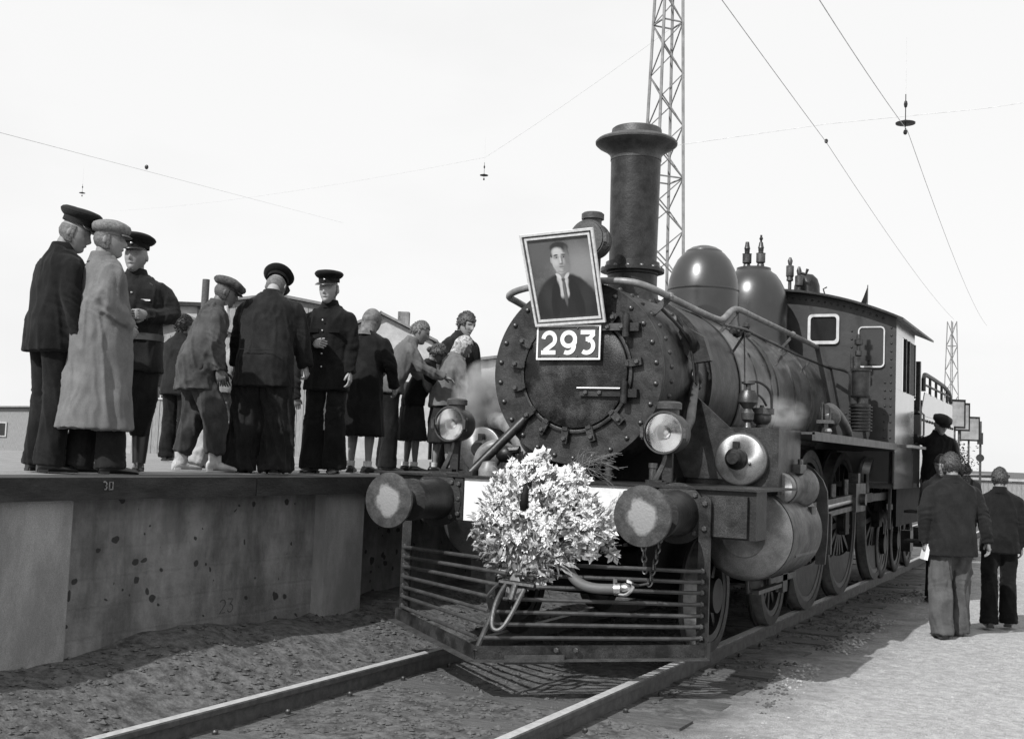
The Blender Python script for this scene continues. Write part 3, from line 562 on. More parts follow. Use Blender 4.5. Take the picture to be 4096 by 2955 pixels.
# headlamps
def headlamp(nm, x, y, z, r, depth, post=True, me=None):
    t = part(nm, MB().lathe([(r * .93, 0), (r, .0), (r * 1.04, .012), (r * 1.04, .03), (r * .98, .035), (r * .98, depth * .55), (r * .9, depth * .75), (r * .6, depth * .95), (r * .3, depth)], (0, 0, 0), 'Y', 40, cap=False), 'greypaint', LO, True, (x, y, z))
    part('reflector', MB().lathe([(r * .9, .02), (r * .72, .05), (r * .45, .10), (r * .1, .13), (.001, .131)], (0, 0, 0), 'Y', 40, cap=False), 'reflector', t)
    part('lens', MB().lathe([(r * .94, .016), (r * .94, .010), (r * .6, .004), (.001, .001)], (0, 0, 0), 'Y', 32, cap=False), 'glass', t)
    part('bulb', MB().ball((0, .075, 0), .018, 8), 'white', t)
    part('vent', MB().lathe([(r * .48, r * .82), (r * .48, r * 1.12), (r * .60, r * 1.14), (r * .60, r * 1.42), (r * .5, r * 1.5), (r * .3, r * 1.52)], (0, depth * .42, 0), 'Z', 24), 'greypaint', t)
    for s in (-1, 1): part('clasp', MB().box(s * r * 1.04 - .012, s * r * 1.04 + .012, -.012, .05, -.035, .035).cyl((s * r * 1.1, .02, -.05), (s * r * 1.1, .02, .05), .006, n=6), 'dullsteel', t, False)
    if post:
        part('post', MB().box(-.035, .035, .10, .13, -.355, -r * .8).box(-.09, .02, .04, .20, -.355, -.335), 'beam', t, False)
        part('stay', MB().tube([(-.085, .1, -.345), (-.03, .11, -.22), (-.005, .115, -r * .9)], [.026, .016], 8), 'dullsteel', t)
    return t
headlamp('headlamp', .82, -.02, 1.61, .145, .27); headlamp('headlamp', -.865, -.02, 1.63, .13, .27)
tl = headlamp('top_headlamp', -.13, .74, 3.13, .150, .26, False); part('lamp_cover', MB().lathe([(.138, -.004), (.138, -.010), (.0, -.016)], (0, 0, 0), 'Y', 32), 'greypaint', tl); part('lamp_stand', MB().box(-.05, .05, .08, .18, -.42, -.13), 'iron', tl, False)
part('handle', MB().tube([(.14, .02, -.05), (.19, .01, -.07), (.15, .02, -.10)], .006, 6), 'iron', tl)
# small bits on deck
for x in (.62, .28): part('oil_cap', MB().lathe([(.028, 1.256), (.028, 1.36), (.034, 1.365), (.034, 1.40)], (x, .35, 0), 'Z', 12), 'dullsteel')
# steam pipe on the left
part('exhaust_pipe', MB().tube([(-1.0, .95, 1.70), (-.85, .85, 1.68), (-.70, .72, 1.62), (-.56, .62, 1.50), (-.44, .52, 1.36), (-.40, .50, 1.27)], .07, 14, smooth=2), 'lightpipe')
part('exhaust_elbow', MB().tube([(-.93, .60, 1.26), (-.92, .6, 1.42), (-.80, .62, 1.50), (-.70, .70, 1.44)], .055, 12, smooth=2), 'lightpipe')
part('valve_body', MB().ball((-.62, .45, 1.42), .07, 10, 1.2, 1, 1).cyl((-.62, .45, 1.26), (-.62, .45, 1.4), .035, n=10).cyl((-.72, .42, 1.44), (-.50, .45, 1.46), .03, n=8), 'iron')
part('deck_socket', MB().lathe([(.08, 1.256), (.08, 1.30), (.05, 1.36), (.0, 1.37)], (-.60, .15, 0), 'Z', 16), 'lightpipe')
# handrail pipes
HP = [(-.52, .55, 2.56), (-.56, .42, 2.60), (-.62, .36, 2.635), (-.50, .32, 2.675), (-.30, .30, 2.70), (0, .29, 2.715), (.22, .30, 2.72), (.42, .30, 2.71), (.55, .36, 2.67), (.62, .56, 2.63), (.62, 1.2, 2.61), (.62, 1.80, 2.60), (.62, 1.95, 2.62), (.62, 2.21, 2.745), (.62, 2.44, 2.77), (.62, 2.9, 2.76), (.62, 4.38, 2.75), (.62, 5.50, 2.735)]
part('handrail_pipe', MB().tube(HP, .026, 12, smooth=2), 'lightpipe')
part('handrail_pipe', MB().tube([(-.62, 1.0, 2.63), (-.62, 5.5, 2.74)], .026, 10), 'lightpipe')
part('oil_pipe', MB().tube([(.75, 1.55, 2.53), (.75, 2.17, 2.56), (.76, 3.87, 2.51), (.78, 5.5, 2.49)], .013, 8), 'iron')
for y, z in ((.58, 2.62), (2.40, 2.75), (4.38, 2.74)):
    a = math.atan2(z - ZC, .62); part('pipe_bracket', MB().bar((.62, y, z), (.70 * math.cos(a) * .98, y, ZC + .70 * math.sin(a) * .98), .05 if y < 1 else .028, .02, (0, 1, 0)), 'dullsteel' if y > 3 else 'greypaint', smooth=False)
for y in (2.17, 3.6, 4.6): part('pipe_bracket', MB().bar((.75, y, 2.55 - .01 * y), (.64, y, 2.36), .02, .012, (0, 1, 0)), 'dullsteel', smooth=False)
part('pipe_union', MB().ball((.62, 4.38, 2.755), .035, 8).ball((.62, .6, 2.63), .036, 8), 'lightpipe')
part('check_valve', MB().ball((.70, 2.1, 2.53), .05, 8).cyl((.68, 2.0, 2.53), (.74, 2.3, 2.53), .025, n=8).ball((.72, 2.3, 2.6), .035, 8), 'iron')
part('lubricator_pipe', MB().tube([(.74, 2.17, 2.55), (.80, 2.0, 2.3), (.92, 1.6, 2.0), (1.0, 1.3, 1.85)], .007, 6, smooth=2), 'iron')
# things hanging on the smokebox side
part('lifting_bracket', MB().poly([(0, 0, 0), (.18, 0, -.10), (.24, 0, -.28), (.10, 0, -.30), (-.04, 0, -.14)], .08, (0, -1, 0)), 'iron', smooth=False, loc=(.62, .95, 2.46))
part('lifting_bracket', MB().tube([(.60, .80, 2.50), (.66, .78, 2.42), (.74, .80, 2.36), (.72, .88, 2.26)], .03, 8, smooth=1), 'iron')
part('hanging_chain', MB().tube([(.70, .86, 2.30), (.73, .86, 2.15), (.735, .88, 2.02), (.74, .92, 2.0), (.735, .95, 2.12), (.72, .95, 2.36)], .008, 5), 'iron')
part('conduit', MB().tube([(.55, .6, 2.55), (.68, .75, 2.40), (.72, .90, 2.25), (.73, .98, 2.0), (.70, 1.0, 1.82)], .013, 6, smooth=2), 'iron')
# -- right side machinery (and its mirror on the left)
part('running_board', MB().box(.72, 1.47, 1.66, 5.60, 1.668, 1.686).box(1.45, 1.475, 1.66, 5.60, 1.62, 1.69), 'greypaint', smooth=False)
part('running_board', MB().box(-1.47, -.72, .98, 5.60, 1.668, 1.686).box(-1.475, -1.45, .98, 5.60, 1.62, 1.69), 'greypaint', smooth=False)
part('cab_step_board', MB().box(1.30, 1.60, 5.85, 6.95, 1.655, 1.685), 'lightpipe', smooth=False)
part('hanging_plate', MB().box(1.40, 1.44, 6.60, 7.00, 1.35, 1.655), 'lightpipe', smooth=False)
for s in (-1, 1):
    X = lambda a: s * a
    def bx(x0, x1, *r): return MB().box(min(s * x0, s * x1), max(s * x0, s * x1), *r)
    part('valve_chest', bx(.62, 1.36, .98, 1.66, 1.20, 1.69), 'front', smooth=False)
    vc = part('valve_chest_cover', MB().lathe([(.20, .98), (.20, .93), (.192, .915), (.18, .908), (.08, .90), (.0, .90)], (s * 1.09, 0, 1.45), 'Y', 64), 'turned')
    part('cover_boss', MB().lathe([(.085, .90), (.08, .86), (.055, .84), (.05, .79), (.042, .78)], (s * 1.07, 0, 1.455), 'Y', 20).box(s * 1.07 - .02, s * 1.07 + .02, .85, .90, 1.52, 1.58).ball((s * 1.07 + .10, .89, 1.42), .012, 6), 'iron', vc)
    cyl = part('cylinder', MB().lathe([(.30, 1.02), (.345, 1.02), (.35, 1.05), (.35, 1.95), (.33, 1.97), (.2, 1.98)], (s * 1.13, 0, .90), 'Y', 56), 'dullsteel')
    part('cylinder_cover', MB().lathe([(.340, 1.02), (.340, .985), (.325, .965), (.30, .955), (.17, .925), (.165, .915), (.0, .91)], (s * 1.13, 0, .90), 'Y', 64), 'turned', cyl)
    part('cylinder_lug', MB().box(s * 1.42 - .03, s * 1.42 + .03, 1.2, 1.9, .74, .79).box(s * 1.40 - .05, s * 1.40 + .05, 1.7, 1.85, .8, 1.1), 'dullsteel', cyl, False)
    part('cylinder_cock', MB().tube([(s * 1.1, 1.15, .56), (s * 1.1, 1.16, .46), (s * 1.14, 1.5, .45)], .016, 8).box(s * 1.15 - .03, s * 1.15 + .03, 1.2, 1.9, .44, .47).tube([(s * 1.1, 1.8, .56), (s * 1.1, 1.8, .46)], .016, 8), 'greypaint', cyl)
    pv = part('piston_valve', MB().lathe([(.10, 1.22), (.125, 1.22), (.125, 1.36), (.115, 1.38), (.13, 1.5), (.17, 1.60), (.17, 1.75), (.13, 1.85), (.06, 1.9)], (s * 1.325, 0, 1.25), 'Y', 28), 'dullsteel')
    part('piston_valve_cover', MB().lathe([(.118, 1.22), (.118, 1.11), (.112, 1.10), (.03, 1.095), (.014, 1.08), (.0, 1.08)], (s * 1.325, 0, 1.25), 'Y', 40), 'turned', pv)
    part('valve_flange', MB().box(s * 1.33 - .09, s * 1.33 + .09, 1.42, 1.62, 1.36, 1.43).cyl((s * 1.28, 1.5, 1.43), (s * 1.28, 1.5, 1.47), .022, n=6).cyl((s * 1.34, 1.5, 1.43), (s * 1.34, 1.5, 1.47), .022, n=6).cyl((s * 1.40, 1.5, 1.43), (s * 1.40, 1.5, 1.47), .022, n=6).box(s * 1.36 - .10, s * 1.36 + .04, 1.55, 1.80, .95, 1.2), 'greypaint', pv, False)
    yk = [(1.188, 1.459), (1.256, 1.435), (1.324, 1.395), (1.401, 1.306), (1.44, 1.212), (1.45, .995), (1.445, .805), (1.43, .61), (1.35, .61), (1.36, .80), (1.36, 1.0), (1.35, 1.18), (1.30, 1.28), (1.22, 1.33), (1.12, 1.35), (.7, 1.35), (.7, 1.46)]
    part('guide_yoke', MB().poly([(s * x, 2.3, z) for x, z in yk], .03, (0, 1, 0)), 'greypaint', smooth=False)
    for z in (.99, 1.10): part('slide_bar', MB().bar((s * 1.25, 1.98, z - .03), (s * 1.25, 4.30, z + .03), .06, .045), 'dullsteel', smooth=False)
    part('crosshead', MB().box(s * 1.25 - .06, s * 1.25 + .06, 4.25, 4.75, .98, 1.26).cyl((s * 1.15, 4.5, 1.1), (s * 1.36, 4.5, 1.1), .06, n=14).box(s * 1.25 - .05, s * 1.25 + .05, 4.4, 4.5, 1.26, 1.36), 'dullsteel', smooth=False)
    part('piston_rod', MB().cyl((s * 1.25, 1.9, 1.02), (s * 1.25, 4.3, 1.09), .03, n=10), 'steel')
    part('main_rod', MB().bar((s * 1.20, 4.6, 1.09), (s * 1.14, 6.0, 1.09), .05, .10), 'dullsteel', smooth=False)
    part('side_rod', MB().bar((s * 1.02, 4.2, 1.07), (s * 1.02, 8.05, 1.07), .05, .09).cyl((s * .98, 4.24, 1.07), (s * 1.08, 4.24, 1.07), .11, n=20).cyl((s * .98, 5.83, 1.07), (s * 1.10, 5.83, 1.07), .12, n=20).cyl((s * .98, 8.05, 1.07), (s * 1.08, 8.05, 1.07), .11, n=20), 'greypaint', smooth=False)
    part('rod_oil_cup', MB().cyl((s * 1.25, 4.0, 1.15), (s * 1.25, 4.0, 1.30), .03, n=10).cyl((s * 1.25, 3.4, 1.14), (s * 1.25, 3.4, 1.26), .035, n=10).cyl((s * 1.2, 5.4, 1.15), (s * 1.2, 5.4, 1.35), .03, n=10), 'dullsteel')
    part('radius_rod', MB().bar((s * 1.36, 5.9, .75), (s * 1.36, 5.95, 1.66), .03, .05), 'greypaint', smooth=False)
    part('hanging_link', MB().bar((s * 1.3, 3.05, .64), (s * 1.3, 3.05, 1.0), .05, .05), 'greypaint', smooth=False)
    part('sand_pipe', MB().tube([(s * .95, 3.2, 1.66), (s * .95, 3.2, .6), (s * .85, 3.35, .12)], .016, 8), 'dark')
# wheels
def wheel_meshes(r, ns, driver):
    o = {}
    ty = MB().lathe([(r - .075, -.065), (r, -.065), (r + .004, .0), (r + .006, .030), (r + .028, .036), (r + .028, .058), (r + .01, .068), (r - .075, .068)], ax='X', n=64, cap=False)
    ty.mi = [1 if i // 64 in (1, 2) else 0 for i in range(len(ty.f))]; o['tyre'] = ty.mesh('tyre', ['tyreside', 'tread'], True)
    rim = MB().rings([MB().ring((x, 0, 0), Vector((0, 1, 0)), Vector((0, 0, 1)), q, q, 48) for q, x in ((r - .075, -.06), (r - .075, .06), (r - .125, .05), (r - .125, -.05))], closed=True)
    o['rim'] = rim.mesh('rim', 'wheel', True)
    o['hub'] = MB().lathe([(.03, -.10), (.12, -.10), (.13, -.08), (.13, .10), (.03, .10)], ax='X', n=24).mesh('hub', 'wheel', True)
    o['spoke'] = MB().add([(a, b, c) for c, wa, wb in ((.11, .028, .034), (r - .11, .022, .022)) for a, b in ((-wa, -wb), (wa, -wb), (wa, wb), (-wa, wb))], [(0, 1, 2, 3), (7, 6, 5, 4), (0, 4, 5, 1), (1, 5, 6, 2), (2, 6, 7, 3), (3, 7, 4, 0)]).mesh('spoke', 'wheel')
    if driver:
        R0 = r - .12; pts = [(0, R0 * math.sin(t), -R0 * math.cos(t)) for t in [R_(-58 + i * 116 / 16) for i in range(17)]] + [(0, R0 * .62 * math.sin(t), -.30 - .06 * math.cos(t)) for t in [R_(58 - i * 116 / 8) for i in range(9)]]
        o['counterweight'] = MB().poly([(-.045, y, z) for _, y, z in pts], .09, (1, 0, 0)).mesh('counterweight', 'wheel')
        o['crank'] = MB().box(.05, .12, -.10, .10, -.12, .40).cyl((.05, 0, .28), (.16, 0, .28), .05, n=14).mesh('crank', 'wheel')
    return o
DW, BW = wheel_meshes(.7875, 15, True), wheel_meshes(.42, 10, False)
def put_wheel(x, y, r, ms, ns, drv, nm):
    s = 1 if x > 0 else -1
    t = obj(nm, ms['rim'], None, LO, loc=(x, y, r)); t.rotation_euler = (0, 0, 0 if s > 0 else math.pi)
    for k in ('tyre', 'hub', 'counterweight', 'crank'):
        if k in ms:
            c = obj(k, ms[k], None, t)
            if k == 'tyre' : c.rotation_euler = (0, 0, math.pi)
    for i in range(ns):
        if drv and s < 0 and i % 3 == 2: pass
        a = 2 * math.pi * i / ns; c = obj('spoke', ms['spoke'], None, t); c.rotation_euler = (a, 0, 0)
for y in (4.24, 5.85, 8.0):
    for s in (-1, 1): put_wheel(s * .80, y, .7875, DW, 15, True, 'driving_wheel')
for y in (1.08, 2.86):
    for s in (-1, 1): put_wheel(s * .80, y, .42, BW, 10, False, 'leading_wheel')
for y, r in ((4.24, .7875), (5.85, .7875), (8.0, .7875), (1.08, .42), (2.86, .42)): part('axle', MB().cyl((-.8, y, r), (.8, y, r), .08, n=16), 'dark')
part('bogie_frame', MB().box(-.60, .60, .85, 3.1, .40, .58).box(-.95, -.88, 2.3, 3.2, .36, .50), 'dark', smooth=False)
part('axle_guard', MB().box(.93, .97, 2.35, 3.25, .40, .455).box(.93, .97, 2.78, 2.94, .30, .58), 'greypaint', smooth=False)
part('ash_pan', MB().box(-.5, .5, 4.4, 7.2, .35, 1.0), 'dark', smooth=False)
# -- valve chest top: lubricator and snifting valve
lb = part('lubricator', MB().lathe([(.03, 1.69), (.02, 1.73), (.045, 1.75), (.05, 1.80), (.03, 1.83), (.055, 1.86), (.072, 1.88), (.072, 1.93), (.05, 1.97), (.02, 1.98), (.02, 2.01), (.05, 2.02), (.05, 2.035), (.0, 2.04)], (1.10, 1.06, 0), 'Z', 20), 'dullsteel')
part('lubricator_loop', MB().tube([(1.10, 1.06, 2.035), (1.18, 1.10, 2.04), (1.25, 1.16, 1.97), (1.25, 1.18, 1.84)], .010, 6, smooth=2).tube([(1.12, 1.06, 1.96), (1.19, 1.10, 1.93), (1.22, 1.14, 1.86)], .009, 6, smooth=2), 'iron', lb)
part('relief_valve', MB().lathe([(.05, 1.69), (.04, 1.72), (.065, 1.74), (.075, 1.78), (.070, 1.80), (.092, 1.80), (.092, 1.845), (.02, 1.85), (.015, 1.87)], (1.16, 1.24, 0), 'Z', 24), 'greypaint')
# injector with its pipe
ij = part('injector', MB().ball((1.28, 3.10, 1.86), .10, 14).cyl((1.26, 3.0, 1.69), (1.26, 3.0, 1.82), .03, n=8).box(1.2, 1.34, 2.93, 3.05, 1.80, 1.83).cyl((1.24, 2.97, 1.8), (1.24, 2.97, 1.99), .010, n=6).cyl((1.31, 2.97, 1.8), (1.31, 2.97, 1.94), .010, n=6), 'dullsteel')
part('injector_pipe', MB().tube([(1.26, 3.0, 1.93), (1.26, 3.25, 1.96), (1.26, 3.6, 1.90), (1.26, 4.0, 1.78), (1.26, 4.1, 1.69)], .045, 12, smooth=2), 'greypaint', ij)
part('valve_wheel', MB().ball((1.30, 2.95, 1.73), .035, 8), 'steel', ij)
# air pump
pu = part('air_pump', MB().lathe([(.10, 2.15), (.105, 2.16), (.105, 2.175), (.093, 2.18), (.093, 2.42), (.105, 2.425), (.105, 2.445), (.08, 2.45)], (1.20, 5.0, 0), 'Z', 28), 'iron')
part('pump_fins', MB().lathe(sum([[(.12, 1.80 + k * .035), (.12, 1.812 + k * .035), (.10, 1.814 + k * .035), (.10, 1.833 + k * .035)] for k in range(8)], [(.05, 1.79)]) + [(.05, 2.09)], (1.20, 5.0, 0), 'Z', 28), 'iron', pu)
part('pump_column', MB().cyl((1.20, 5.0, 2.08), (1.20, 5.0, 2.16), .04, n=12), 'dullsteel', pu)
part('pump_head', MB().cyl((1.15, 5.0, 2.44), (1.15, 5.0, 2.58), .04, n=12), 'dullsteel', pu)
part('pump_pipe', MB().cyl((1.10, 5.0, 2.43), (1.10, 5.0, 2.62), .016, n=8), 'dullsteel', pu)
part('pump_governor', MB().lathe([(.02, 2.60), (.035, 2.61), (.035, 2.66), (.02, 2.67), (.02, 2.72), (.045, 2.73), (.045, 2.78), (.025, 2.79), (.02, 2.84)], (1.13, 5.2, 0), 'Z', 14), 'dullsteel', pu)
part('governor_pipe', MB().tube([(.80, 5.3, 2.50), (1.0, 5.2, 2.45), (1.08, 5.1, 2.40), (1.06, 5.1, 2.2), (1.10, 5.1, 2.0)], .018, 8, smooth=2), 'iron', pu)
# -- cab
def roundrect(x0, x1, z0, z1, r, n=5):
    P = []
    for cx, cz, a0 in ((x1 - r, z1 - r, 0), (x0 + r, z1 - r, 90), (x0 + r, z0 + r, 180), (x1 - r, z0 + r, 270)):
        P += [(cx + r * math.cos(R_(a0 + 90 * i / n)), cz + r * math.sin(R_(a0 + 90 * i / n))) for i in range(n + 1)]
    return P
CY = 5.5
roofz = lambda x: 3.365 - .33 * (abs(x) / 1.5) ** 2
top = [(x / 20 * 1.47, roofz(x / 20 * 1.47)) for x in range(20, -21, -1)]
cabf = part('cab_front', MB().poly([(-1.47, CY, 1.60), (1.47, CY, 1.60)] + [(x, CY, z) for x, z in top], .012, (0, 1, 0)), 'cab', smooth=False)
for s in (-1, 1):
    for (x0, x1, z0, z1, wd) in ((.52, .865, 2.765, 3.10, .030), (1.07, 1.355, 2.505, 2.955, .014)):
        a, b = sorted((s * x0, s * x1)); P = roundrect(a, b, z0, z1, .05); Q = roundrect(a + wd, b - wd, z0 + wd * 1.2, z1 - wd, .035)
        m = MB(); n = len(P); m.add([(x, CY - .002, z) for x, z in P] + [(x, CY - .028, z) for x, z in P] + [(x, CY - .002, z) for x, z in Q] + [(x, CY - .028, z) for x, z in Q], sum([[(i, (i + 1) % n, n + (i + 1) % n, n + i), (n + i, n + (i + 1) % n, 3 * n + (i + 1) % n, 3 * n + i), (3 * n + i, 3 * n + (i + 1) % n, 2 * n + (i + 1) % n, 2 * n + i)] for i in range(n)], []))
        wf = part('window', m, 'winframe', cabf, False)
        part('window_pane', MB().poly([(x, CY - .008, z) for x, z in Q], .004, (0, 1, 0)), 'glassdark', wf if False else cabf, False)
rv = MB(); 
for x, z in [(1.42, 1.75 + .085 * k) for k in range(15)] + [(1.36, 1.75 + .085 * k) for k in range(8)] + [(1.0, 2.1 + .09 * k) for k in range(10)] + [(x / 20 * 1.4, roofz(x / 20 * 1.4) - .06) for x in range(2, 20)] + [(.95, 1.8), (.95, 1.9), (.95, 2.0)]:
    obj('rivet', rivd, None, cabf, loc=(x, CY, z)).scale = (.65, .65, .65)
for s in (-1, 1):
    xs_ = s * 1.47
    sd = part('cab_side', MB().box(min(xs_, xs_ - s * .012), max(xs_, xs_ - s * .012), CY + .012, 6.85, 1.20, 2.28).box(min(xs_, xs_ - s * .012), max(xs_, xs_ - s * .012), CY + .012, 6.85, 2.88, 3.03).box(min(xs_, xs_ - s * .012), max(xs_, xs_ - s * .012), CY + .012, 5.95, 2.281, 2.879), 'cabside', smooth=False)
    for y in (6.15, 6.40, 6.83): part('window_post', MB().box(xs_ - .02, xs_ + .015, y - .02, y + .02, 2.28, 2.88), 'iron', sd, False)
    part('shutter', MB().box(xs_ - .008, xs_ + .004, 6.42, 6.81, 2.28, 2.88), 'wood', sd, False)
    for yy in (6.98, 7.25): part('door_handrail', MB().tube([(xs_ + .03 * s, yy, 2.10), (xs_ + .06 * s, yy, 2.08), (xs_ + .06 * s, yy, 1.83), (xs_ + .03 * s, yy, 1.81)], .012, 8), 'lightpipe', sd)
    part('corner_post', MB().box(xs_ - .03, xs_ + .02, 7.18, 7.26, 2.1, 2.72), 'iron', smooth=False)
rf = MB(); RS = [(x / 16 * 1.56, roofz(x / 16 * 1.56)) for x in range(-16, 17)]; 
rf.poly([(x, CY - .14, z) for x, z in RS] + [(x, CY - .14, z + .025) for x, z in RS[::-1]], 2.45, (0, 1, 0)); part('cab_roof', rf, 'iron', smooth=False)
part('cab_backhead', MB().box(-1.0, 1.0, 5.9, 6.3, 1.6, 2.7), 'dark', smooth=False); part('cab_floor', MB().box(-1.45, 1.45, 5.55, 7.3, 1.2, 1.25), 'wood', smooth=False)
part('roof_hook', MB().tube([(.72, CY - .1, 3.30), (.70, CY - .1, 3.37), (.74, CY - .1, 3.39)], .008, 6), 'iron')
fl = thing('flag', 'small limp flag on a short stick above the cab roof', 'flag', (1.07, 6.0, 3.25)); obj('stick', MB().cyl((0, 0, -.03), (.0, 0, .24), .006, n=6), 'wood', fl); obj('cloth', MB().add([(.0, 0, .23), (-.01, .01, .02), (-.09, .0, .0), (-.05, .015, .1), (.0, .004, .23), (-.01, .014, .02), (-.09, .004, .0), (-.05, .019, .1)], [(0, 1, 2, 3), (7, 6, 5, 4), (0, 4, 5, 1), (1, 5, 6, 2), (2, 6, 7, 3), (3, 7, 4, 0)]), 'char', fl)
# steps under the cab
part('cab_steps', MB().box(1.35, 1.55, 7.0, 7.35, .55, .58).box(1.35, 1.55, 7.0, 7.35, .90, .93).box(1.53, 1.55, 7.0, 7.02, .55, 1.3).box(1.53, 1.55, 7.33, 7.35, .55, 1.3), 'iron', smooth=False)

# ================================================================ TENDER
TE = thing('tender', 'riveted black tender coupled behind the locomotive cab', 'tender', (0, 0, 0))
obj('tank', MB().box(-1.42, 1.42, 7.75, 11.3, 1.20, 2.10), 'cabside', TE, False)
for s in (-1, 1):
    x = s * 1.42; pt = [(x, 7.80, 2.10), (x, 11.0, 2.10), (x, 11.0, 2.38), (x, 8.05, 2.40), (x, 7.80, 2.16)]
    obj('coal_plate', MB().poly(pt, .012, (s, 0, 0)), 'cabside', TE, False)
    obj('top_rail', MB().tube([(x, 8.0, 2.41), (x, 8.0, 2.62), (x, 8.3, 2.64), (x, 10.6, 2.60), (x, 10.9, 2.42)], .028, 8, smooth=1).tube([(x, 8.0, 2.50), (x, 10.8, 2.50)], .015, 6), 'iron', TE)
    for y in (8.6, 9.2, 9.8, 10.4): obj('rail_post', MB().cyl((x, y, 2.38), (x, y, 2.62), .018, n=8), 'iron', TE)
    obj('frame', MB().box(s * 1.15 - .02, s * 1.15 + .02, 7.6, 11.3, .70, 1.18), 'dark', TE, False)
    for k in range(14):
        for z in (1.28, 2.04):
            o = obj('rivet', rivd, None, TE, loc=(s * 1.42, 7.85 + .25 * k, z)); o.rotation_euler = (0, 0, s * math.pi / 2)
    for y in (8.5, 9.6, 10.7):
        t = obj('wheel', BW['rim'], None, TE, loc=(s * .8, y, .42)); 
        for k in ('tyre', 'hub'): obj(k, BW[k], None, t)
        obj('axle_box', MB().box(s * 1.17 - .06, s * 1.17 + .06, y - .12, y + .12, .35, .62), 'iron', TE, False)
coal = MB()
for i in range(700): pebble(coal, (random.uniform(-1.3, 1.3), random.uniform(8.0, 10.9), 2.12 + random.uniform(0, .22)), random.uniform(.04, .09))
o = obj('coal', coal, 'dark', TE, False); o['kind'] = 'stuff'
# ================================================================ NUMBER PLATE, PORTRAIT, FLOWERS
PX0, PX1, PZ0, PZ1, PY = -.294, .222, 2.133, 2.390, .262
npl = part('number_plate', MB().box(PX0, PX1, PY, PY + .008, PZ0, PZ1), 'greypaint', smooth=False)
M['platedark'] = mat('number_plate_ground', .055, .45, c2=.035, sc=12, grain=.3)
obj('plate_ground', MB().box(PX0 + .012, PX1 - .012, PY - .003, PY - .0005, PZ0 + .014, PZ1 - .014), 'platedark', npl, False)
for a, b, c, d in ((PX0, PX1, PZ0, PZ0 + .013), (PX0, PX1, PZ1 - .013, PZ1), (PX0, PX0 + .012, PZ0 + .0132, PZ1 - .0132), (PX1 - .012, PX1, PZ0 + .0132, PZ1 - .0132)):
    obj('plate_border', MB().box(a, b, PY - .010, PY - .001, c, d), 'white', npl, False)
H_ = .185; W_ = .037
def glyph(ch):
    h = H_ - W_ * .5; r = .047
    if ch == '2': return [arc(.050, h - .050, .048, .050, 175, -42, 16) + [(.012, .030)], [(-.012, W_ * .5), (.105, W_ * .5)]]
    if ch == '9': return [arc(.052, h - .050, .052, .050, 0, 360, 28), [(.104, h - .050), (.104, h - .075), (.098, .078)] + arc(.046, .066, .052, .050, 10, -118, 12)]
    if ch == '3': return [[(-.008, h), (.106, h)], [(.098, h - .012), (.046, .100)], arc(.044, .066, .052, .050, 100, -128, 18)]
for k, ch_ in enumerate('293'):
    m = MB()
    for q_, st_ in enumerate(glyph(ch_)): stroke(m, st_, W_ * .86, (PX0 + .052 + k * .156, PY - .0035 - .0012 * q_, PZ0 + .036), (1, 0, 0), (0, 0, 1), (0, -1, 0), .004)
    if ch_ in '93':
        pass
    obj('digit', m, 'white', npl, False)
for x in (.03, .18, .33, .49):
    for z in (PZ0 + .024, PZ1 - .024): boltat(PX0 + x, PY - .004, z, npl, rivm).scale = (.42, .42, .42)
# portrait: a framed picture leaning out in front of the smokebox
BL, BR, TL = Vector((-.299, .250, 2.386)), Vector((.264, .250, 2.411)), Vector((-.276, 0.0, 3.033))
ex = (BR - BL); PW = ex.length; ex.normalize(); ey = (TL - BL); PH = ey.length; ey.normalize(); ez = ex.cross(ey).normalized(); ey = ez.cross(ex)
if ez.y > 0: ez = -ez
pf = thing('framed_portrait', 'framed portrait painting of a man in a dark suit above the number plate', 'painting', tuple(BL))
def pq(pts, z0, th): return MB().poly([ex * (x * PW) + ey * (y * PH) + ez * z0 for x, y in pts], th, ez)
F1, F2 = .085, .062
TW = 1.035
def trap(x, y): return (.5 + (x - .5) * (1 + .035 * y), y)
M['frame1'] = mat('frame_pale_moulding', .66, .5, c2=.5, sc=30, bump=.1); M['frame2'] = mat('frame_dark_groove', .10, .5, c2=.06, sc=30); M['canvas'] = mat('painted_background', .17, .6, c2=.07, sc=2.6, bump=.1, grain=.3, stretch=(1, 1, 1.0))
def framebars(i0, i1, z0, th, m, nm):
    a, b = i0, i1; ay, by = i0 * PW / PH, i1 * PW / PH
    for P in ([(a, ay), (1 - a, ay), (1 - b, by), (b, by)], [(a, 1 - ay), (b, 1 - by), (1 - b, 1 - by), (1 - a, 1 - ay)], [(a, ay), (b, by), (b, 1 - by), (a, 1 - ay)], [(1 - a, ay), (1 - a, 1 - ay), (1 - b, 1 - by), (1 - b, by)]):
        obj(nm, pq([trap(*q) for q in P], z0, th), m, pf, False)
obj('backing', pq([trap(*q) for q in ((.01, .01), (.99, .01), (.99, .99), (.01, .99))], -.012, .010), 'wood', pf, False)
framebars(0, .028, 0, .022, 'frame1', 'outer_moulding'); framebars(.0285, .0535, 0, .010, 'frame2', 'groove'); framebars(.054, .082, 0, .016, 'frame1', 'inner_moulding')
cv = obj('picture', pq([trap(*q) for q in ((.08, .065), (.92, .065), (.92, .935), (.08, .935))], .000, .003), 'canvas', pf, False)
